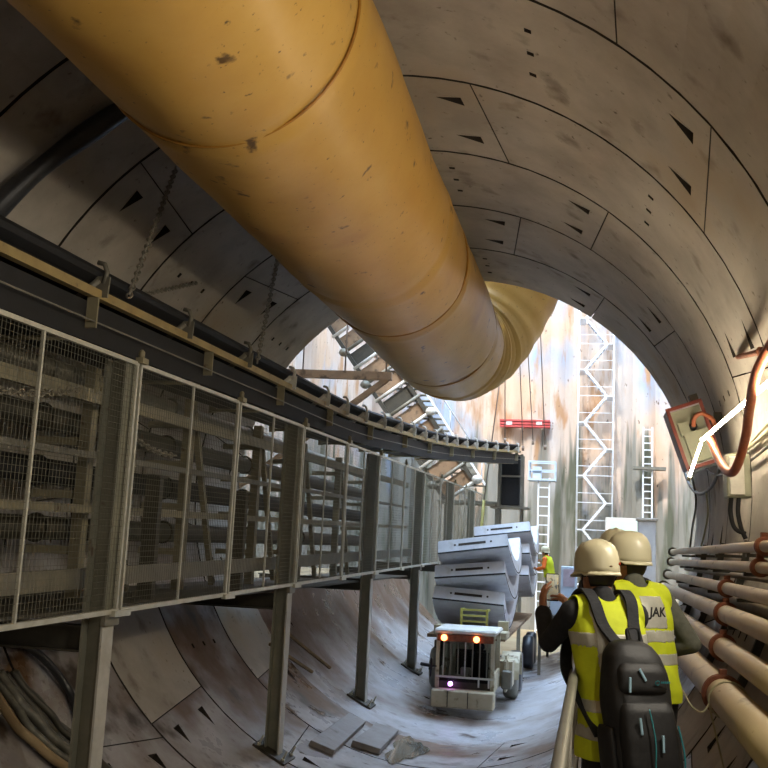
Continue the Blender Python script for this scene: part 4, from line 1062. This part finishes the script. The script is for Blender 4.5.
        if vest_low: solid(shells(base, lambda c, n: vest_low[0] < c.z < vest_low[1], .003), -.002).build('lower_panel', vest_low[2], ve, keep_world=False)
        if panel:
            solid(shells(base, lambda c, n: abs(c.x - .02) < .075 and panel[0] < c.z < panel[1] and c.y < yc(c.z), .004), -.003).build('back_panel', 'reflect', ve, keep_world=False)
            cu = bpy.data.curves.new('lettering', 'FONT'); cu.body = 'JAK'; cu.size = .07; cu.align_x = 'CENTER'; cu.extrude = .002; cu.shear = .35; cu.offset = .0024
            ob = bpy.data.objects.new('lettering', cu); COL.objects.link(ob); me = evaluated(ob); bpy.data.objects.remove(ob)
            zc_ = panel[2]; sl = lean / .52
            for v_ in me.vertices:
                z_ = zc_ + v_.co.y; v_.co = V((v_.co.x + .03, yc(z_) - .155 - .004 - v_.co.z, z_))
            # sit the letters on the cloth
            from mathutils.bvhtree import BVHTree
            bv = BVHTree.FromBMesh(base)
            for v_ in me.vertices:
                h = bv.ray_cast(V((v_.co.x, -1, v_.co.z)), V((0, 1, 0)))
                if h[0]: v_.co.y = h[0].y - .009
            me.materials.clear(); me.materials.append(M['ink']); ob = bpy.data.objects.new('lettering', me); COL.objects.link(ob); ob.parent = ve
        base.free()
    # hair and helmet
    mb = MB(); mb.ell(hc, (.083, .102, .117), Rh, 32)
    Ri = Rh.inverted()
    loc_ = lambda c: Ri @ (c - hc)
    bmesh.ops.delete(mb.bm, geom=[f for f in mb.bm.faces if (lambda q: (q.y > .03 and q.z < .055) or q.z < -.066 or (q.y > -.015 and q.z < -.03))(loc_(f.calc_center_median()))], context='FACES')
    mb.bm.normal_update(); solid(mb, -.006).build('hair', 'hair', t, keep_world=False)
    mb = MB(); n = 40; rows = []
    HC = lambda x, y, z: HP(x, y, z * .94 + .022)
    prof = [(1.0, -.03), (1.0, 0.0), (.985, .045), (.93, .085), (.82, .116), (.62, .140), (.36, .152), (.14, .1555), (.01, .156)]
    for f_, z in prof:
        row = []
        for k in range(n):
            a = 2 * PI * k / n; x, y = .110 * math.cos(a), .132 * math.sin(a)
            rid = .010 * math.exp(-(x * f_ / .012) ** 2) + .007 * (math.exp(-((x * f_ - .045) / .008) ** 2) + math.exp(-((x * f_ + .045) / .008) ** 2))
            row.append(mb.bm.verts.new(HC(x * f_, y * f_, z + (rid if z > .05 else 0) + (-.012 if z < 0 and y < 0 else 0))))
        rows.append(row)
    for a, b in zip(rows, rows[1:]):
        for k in range(n): f = mb.bm.faces.new((a[k], a[(k + 1) % n], b[(k + 1) % n], b[k])); f.smooth = True
    mb.bm.normal_update(); solid(mb, .004)
    hm = mb.build('helmet', helmet, t, keep_world=False)
    mb = MB()   # brim: narrow all round, a peak in front
    ring = []
    for k in range(n):
        a = 2 * PI * k / n; w = .006 + .035 * max(0, math.sin(a)) ** 3
        ri = V((.109 * math.cos(a), .131 * math.sin(a), 0)); ro = ri + V((math.cos(a), math.sin(a), 0)) * w
        dz = -.018 - (.012 if math.sin(a) < 0 else .012 * math.sin(a))
        ring.append([mb.bm.verts.new(HC(*(p + V((0, 0, z))))) for p, z in ((ri, -.02), (ro, dz - .01), (ro, dz - .016), (ri, -.034))])
    for k in range(n):
        a, b = ring[k], ring[(k + 1) % n]
        for j in range(4): f = mb.bm.faces.new((a[j], a[(j + 1) % 4], b[(j + 1) % 4], b[j])); f.smooth = True
    mb.build('brim', helmet, hm, keep_world=False)
    if badge:
        for (a, z, rx, m, nm) in ((-62, .022, .016, 'badge_red', 'badge'), (-102, .006, .009, 'brown', 'vent_plug')):
            a = math.radians(a); p = HC(.111 * math.cos(a), .133 * math.sin(a), z); nn = Rh @ V((math.cos(a), math.sin(a), .1))
            mb = MB(); s_ = nn.cross(Z).normalized(); mb.ell(p, (rx, .003, rx * .55), Matrix((s_, nn, Z)).transposed(), 12); mb.build(nm, m, hm, keep_world=False)
    mb = MB(); mb.tube([HP(.086, .01, .02), HP(.082, .03, -.05), HP(.03, .075, -.125), HP(-.03, .075, -.125), HP(-.082, .03, -.05), HP(-.086, .01, .02)], .004, 6); mb.build('chin_strap', 'black_cloth', hm, keep_world=False)
    return t, yc, hc

def to_local(w, loc, rz):
    return Matrix.Rotation(-rz, 3, 'Z') @ (V(w) - V(loc))
def vloc(w, rz): return Matrix.Rotation(-rz, 3, 'Z') @ V(w)

FLZ = -2.5
# front man, raising a phone
L1, RZ1 = V((2.468, 5.34, FLZ)), math.radians(26)
tl = lambda *w: to_local(w, L1, RZ1)
man, yc1, hc1 = person('person in yellow vest and cream helmet with a black backpack, raising a phone', L1, RZ1, .20, {
    -1: (tl(2.105, 5.56, -1.255), tl(2.062, 5.745, -1.105), vloc((-.02, .25, 1), RZ1), vloc((1, .45, 0), RZ1), [.28, .3, .3, .32], .5),
    1: (tl(2.50, 5.80, -1.27), tl(2.235, 5.74, -1.105), vloc((-.62, .25, .75), RZ1), vloc((-.6, .3, -.5), RZ1), [.32, .35, .4, .45], .35)},
    hem=.735, bands=((.83, .885), (.955, 1.01), (1.26, 1.325)), stripes=(.075, .125, 1.03), head_yaw=math.radians(18), head_pitch=math.radians(-4), badge=True)
# second man
L2, RZ2 = V((2.645, 6.28, FLZ)), math.radians(32)
person('person in yellow vest with a lettered grey back panel, head turned to the left', L2, RZ2, .12, {
    -1: (V((-.275, .03, 1.19)), V((-.16, .25, 1.13)), (.6, .6, -.1), (.3, -.4, -.8), .35, .4),
    1: (V((.31, .0, 1.17)), V((.17, .22, 1.09)), (-.7, .5, -.05), (-.3, -.4, -.8), .35, .4)},
    hem=.86, bands=((1.06, 1.12), (1.185, 1.245)), sleeve='olive_cloth', head_yaw=math.radians(34), panel=(1.26, 1.43, 1.325), S=1.04)
L3, RZ3 = V((2.505, 7.35, FLZ)), math.radians(10)
person('person in dark clothes, only the cream helmet showing behind the second helmet', L3, RZ3, .05, {
    -1: (V((-.25, -.02, 1.14)), V((-.2, .16, .98)), (0, .5, -.8), (1, 0, 0), .3, .4),
    1: (V((.25, -.02, 1.14)), V((.2, .16, .98)), (0, .5, -.8), (-1, 0, 0), .3, .4)}, vest=None, sleeve='black_cloth', vox=.009, S=1.065)
p = at(550, 565, 30)
person('distant worker in a yellow and orange vest beyond the portal, beside the segments', V((p.x, 30, -2.35)), math.radians(70), .1, {
    -1: (V((-.27, .08, 1.18)), V((-.2, .30, 1.12)), (0, .8, .2), (1, 0, 0), .4, .4),
    1: (V((.26, .1, 1.2)), V((.22, .32, 1.3)), (0, .7, .5), (-1, 0, 0), .4, .4)}, sleeve='hivis_or', trouser='white_cloth', hem=.9, vest_low=(.9, 1.22, 'hivis_or'), vox=.012)

# backpack on the front man's back
base = V((0, -.27, .70))
bp_w = L1 + Matrix.Rotation(RZ1, 3, 'Z') @ base
bp = thing('backpack', "black backpack with pale zip pulls on the front person's back", 'backpack', bp_w, RZ1)
def axis(f): return V((-.02, -.29, .70)).lerp(V((-.015, -.13, 1.315)), f)
mb = MB()
mb.loft([(axis(f), rx, ry, (0, 0, 1)) for f, rx, ry in ((0, .13, .07), (.03, .158, .095), (.2, .170, .108), (.5, .170, .112), (.75, .162, .10), (.88, .142, .085), (.96, .105, .062), (1.0, .05, .03))], 32, 3.0)
mp_ = remeshed(mb, .011, 6)
for v_ in mp_.bm.verts: v_.co += v_.normal * .004 * math.sin(v_.co.z * 22 + v_.co.x * 14)
bmesh.ops.translate(mp_.bm, verts=mp_.bm.verts[:], vec=-base); mp_.build('main_bag', 'pack', bp, keep_world=False)
def bpart(mb, name, m, parent=None):
    bmesh.ops.translate(mb.bm, verts=mb.bm.verts[:], vec=-base); return mb.build(name, m, parent or bp, keep_world=False)
mb = MB()
mb.loft([(axis(f) + V((0, -.085, 0)), rx, ry, (0, 0, 1)) for f, rx, ry in ((.04, .125, .045), (.08, .142, .06), (.3, .145, .066), (.5, .138, .058), (.56, .12, .035))], 28, 3.2)
fp = bpart(remeshed(mb, .011, 5), 'front_pocket', 'pack')
mb = MB(); mb.loft([(axis(f) + V((0, -.07, 0)), rx, ry, (0, 0, 1)) for f, rx, ry in ((.60, .115, .03), (.64, .13, .05), (.78, .125, .05), (.84, .1, .03))], 28, 3.2)
up = bpart(remeshed(mb, .011, 5), 'upper_pocket', 'pack')
for s in (-1, 1):
    mb = MB(); mb.loft([(axis(f) + V((s * .165, .01, 0)), rx, ry, (0, 0, 1)) for f, rx, ry in ((.02, .02, .06), (.06, .03, .075), (.3, .032, .075), (.36, .02, .07))], 16, 2.5); bpart(remeshed(mb, .01, 4), 'side_pocket', 'pack')
def ribbon(pts, w, th, wd=V((1, 0, 0))):
    mb = MB(); pts = smooth_path(pts, 6); prev = None
    for i, p in enumerate(pts):
        d = (pts[min(i + 1, len(pts) - 1)] - pts[max(i - 1, 0)]).normalized(); s = (wd - d * wd.dot(d)).normalized(); u = d.cross(s)
        cur = [mb.bm.verts.new(p + s * a * w / 2 + u * b * th / 2) for a, b in ((-1, -1), (1, -1), (1, 1), (-1, 1))]
        if prev:
            for k in range(4): mb.bm.faces.new((prev[k], prev[(k + 1) % 4], cur[(k + 1) % 4], cur[k]))
        else: mb.bm.faces.new(cur)
        prev = cur
    mb.bm.faces.new(prev); return mb
y_ = yc1(1.43)
for s in (-1, 1):
    bpart(ribbon([(s * .055 - .012, -.10, 1.29), (s * .085, y_ - .165, 1.37), (s * .105, y_ - .10, 1.485), (s * .11, y_, 1.535), (s * .115, y_ + .10, 1.475), (s * .125, y_ + .145, 1.32), (s * .15, y_ + .12, 1.12), (s * .19, .03, 1.0), (s * .17, -.14, .86)], .062, .014), 'shoulder_strap', 'black_cloth')
bpart(ribbon([(-.03, -.15, 1.30), (-.03, -.13, 1.36), (.03, -.13, 1.36), (.03, -.15, 1.30)], .02, .008, V((0, 1, 0))), 'carry_handle', 'black_cloth')
def onback(x, f, par_off): return axis(f) + V((x, -par_off, 0))
for k, (x, f, o, dx, dz) in enumerate(((-.085, .74, .128, -.006, -.07), (-.03, .80, .125, .028, -.055), (-.07, .46, .158, .004, -.075), (.035, .34, .162, -.004, -.075))):
    p = onback(x, f, o); mb = MB(); mb.bar(p, p + V((dx, -.012, dz)), .012, .008, V((0, 1, 0))); mb.bevel(.002); bpart(mb, 'zip_pull', 'pull')
mb = MB(); mb.tube(smooth_path([onback(.13, .40, .14), onback(.145, .2, .14), onback(.13, .06, .135), onback(.05, .02, .135), onback(-.05, .02, .135)], 8), .004, 6); bpart(mb, 'piping', 'teal')
mb = MB(); mb.tube(smooth_path([onback(-.02, .52, .16), onback(-.01, .3, .168), onback(-.02, .06, .15)], 8), .0035, 6); bpart(mb, 'piping', 'teal')
mb = MB(); p = onback(.055, .70, .128); mb.torus(p, (0, 1, .2), .011, .0022, 16, 6)
for k in range(5): mb.box(p + V((.022 + k * .010, 0, .003)), (.006, .004, .009))
bpart(mb, 'logo', 'teal')

# phone
ph = thing('phone', "black phone held upright in the front person's raised hands", 'phone', (2.110, 5.79, -1.05))
Rp = Matrix.Rotation(math.radians(8), 3, 'Z') @ Matrix.Rotation(math.radians(-6), 3, 'X'); pc = V((2.110, 5.79, -.972))
mb = MB(); mb.box(pc, (.074, .009, .152), Rp); mb.bevel(.004, 2); mb.build('phone_body', 'phone', ph)
mb = MB(); mb.box(pc + Rp @ V((0, -.0050, 0)), (.066, .0012, .138), Rp); mb.build('screen', 'screen', ph)

# ------------------------------------------------------------------ light
sun = bpy.data.lights.new('sun', 'SUN'); sun.energy = 2.2; sun.angle = math.radians(2); sun.color = (1, .93, .82)
so = bpy.data.objects.new('sun', sun); COL.objects.link(so); so.rotation_euler = V((.12, .62, -.78)).to_track_quat('-Z', 'Y').to_euler()
w = bpy.data.worlds.new('world'); bpy.context.scene.world = w; w.use_nodes = True
bg = w.node_tree.nodes['Background']; bg.inputs[0].default_value = (.52, .73, 1.0, 1); bg.inputs[1].default_value = 7.2
def fill_lamp(y, deg, power, lab):  # out-of-view fill lamp with a tube body, added to brighten the tunnel interior
    p = P_cyl(3.9, deg, y); t = thing('fill_lamp', lab, 'lamp', p, 0, 'unseen fill lamps added along the tunnel')
    mb = MB(); mb.tube([p - V((0, .6, 0)), p + V((0, .6, 0))], .03, 10); mb.build('fill_tube', 'white_paint', t)
    li = bpy.data.lights.new('fill_light', 'AREA'); li.shape = 'RECTANGLE'; li.size = .15; li.size_y = 1.2; li.energy = power; li.color = (1, .91, .76)
    lo = bpy.data.objects.new('fill_light', li); COL.objects.link(lo); q = P_cyl(3.82, deg, y); lo.location = q
    lo.rotation_euler = (V((0, y, 0)) - q).to_track_quat('-Z', 'Y').to_euler()
fill_lamp(5.0, 12, 55, 'added unseen fill lamp on the right wall beside the viewer')
fill_lamp(0.0, 12, 60, 'added unseen fill lamp on the right wall behind the viewer')
fill_lamp(-4.0, 150, 40, 'added unseen fill lamp on the left wall behind the viewer')
sc = bpy.context.scene
sc.view_settings.view_transform = 'Standard'; sc.view_settings.look = 'None'; sc.view_settings.gamma = 1; sc.view_settings.use_curve_mapping = False
sc.view_settings.exposure = 0.85
sc.cycles.max_bounces = 10; sc.cycles.diffuse_bounces = 6; sc.cycles.use_denoising = True
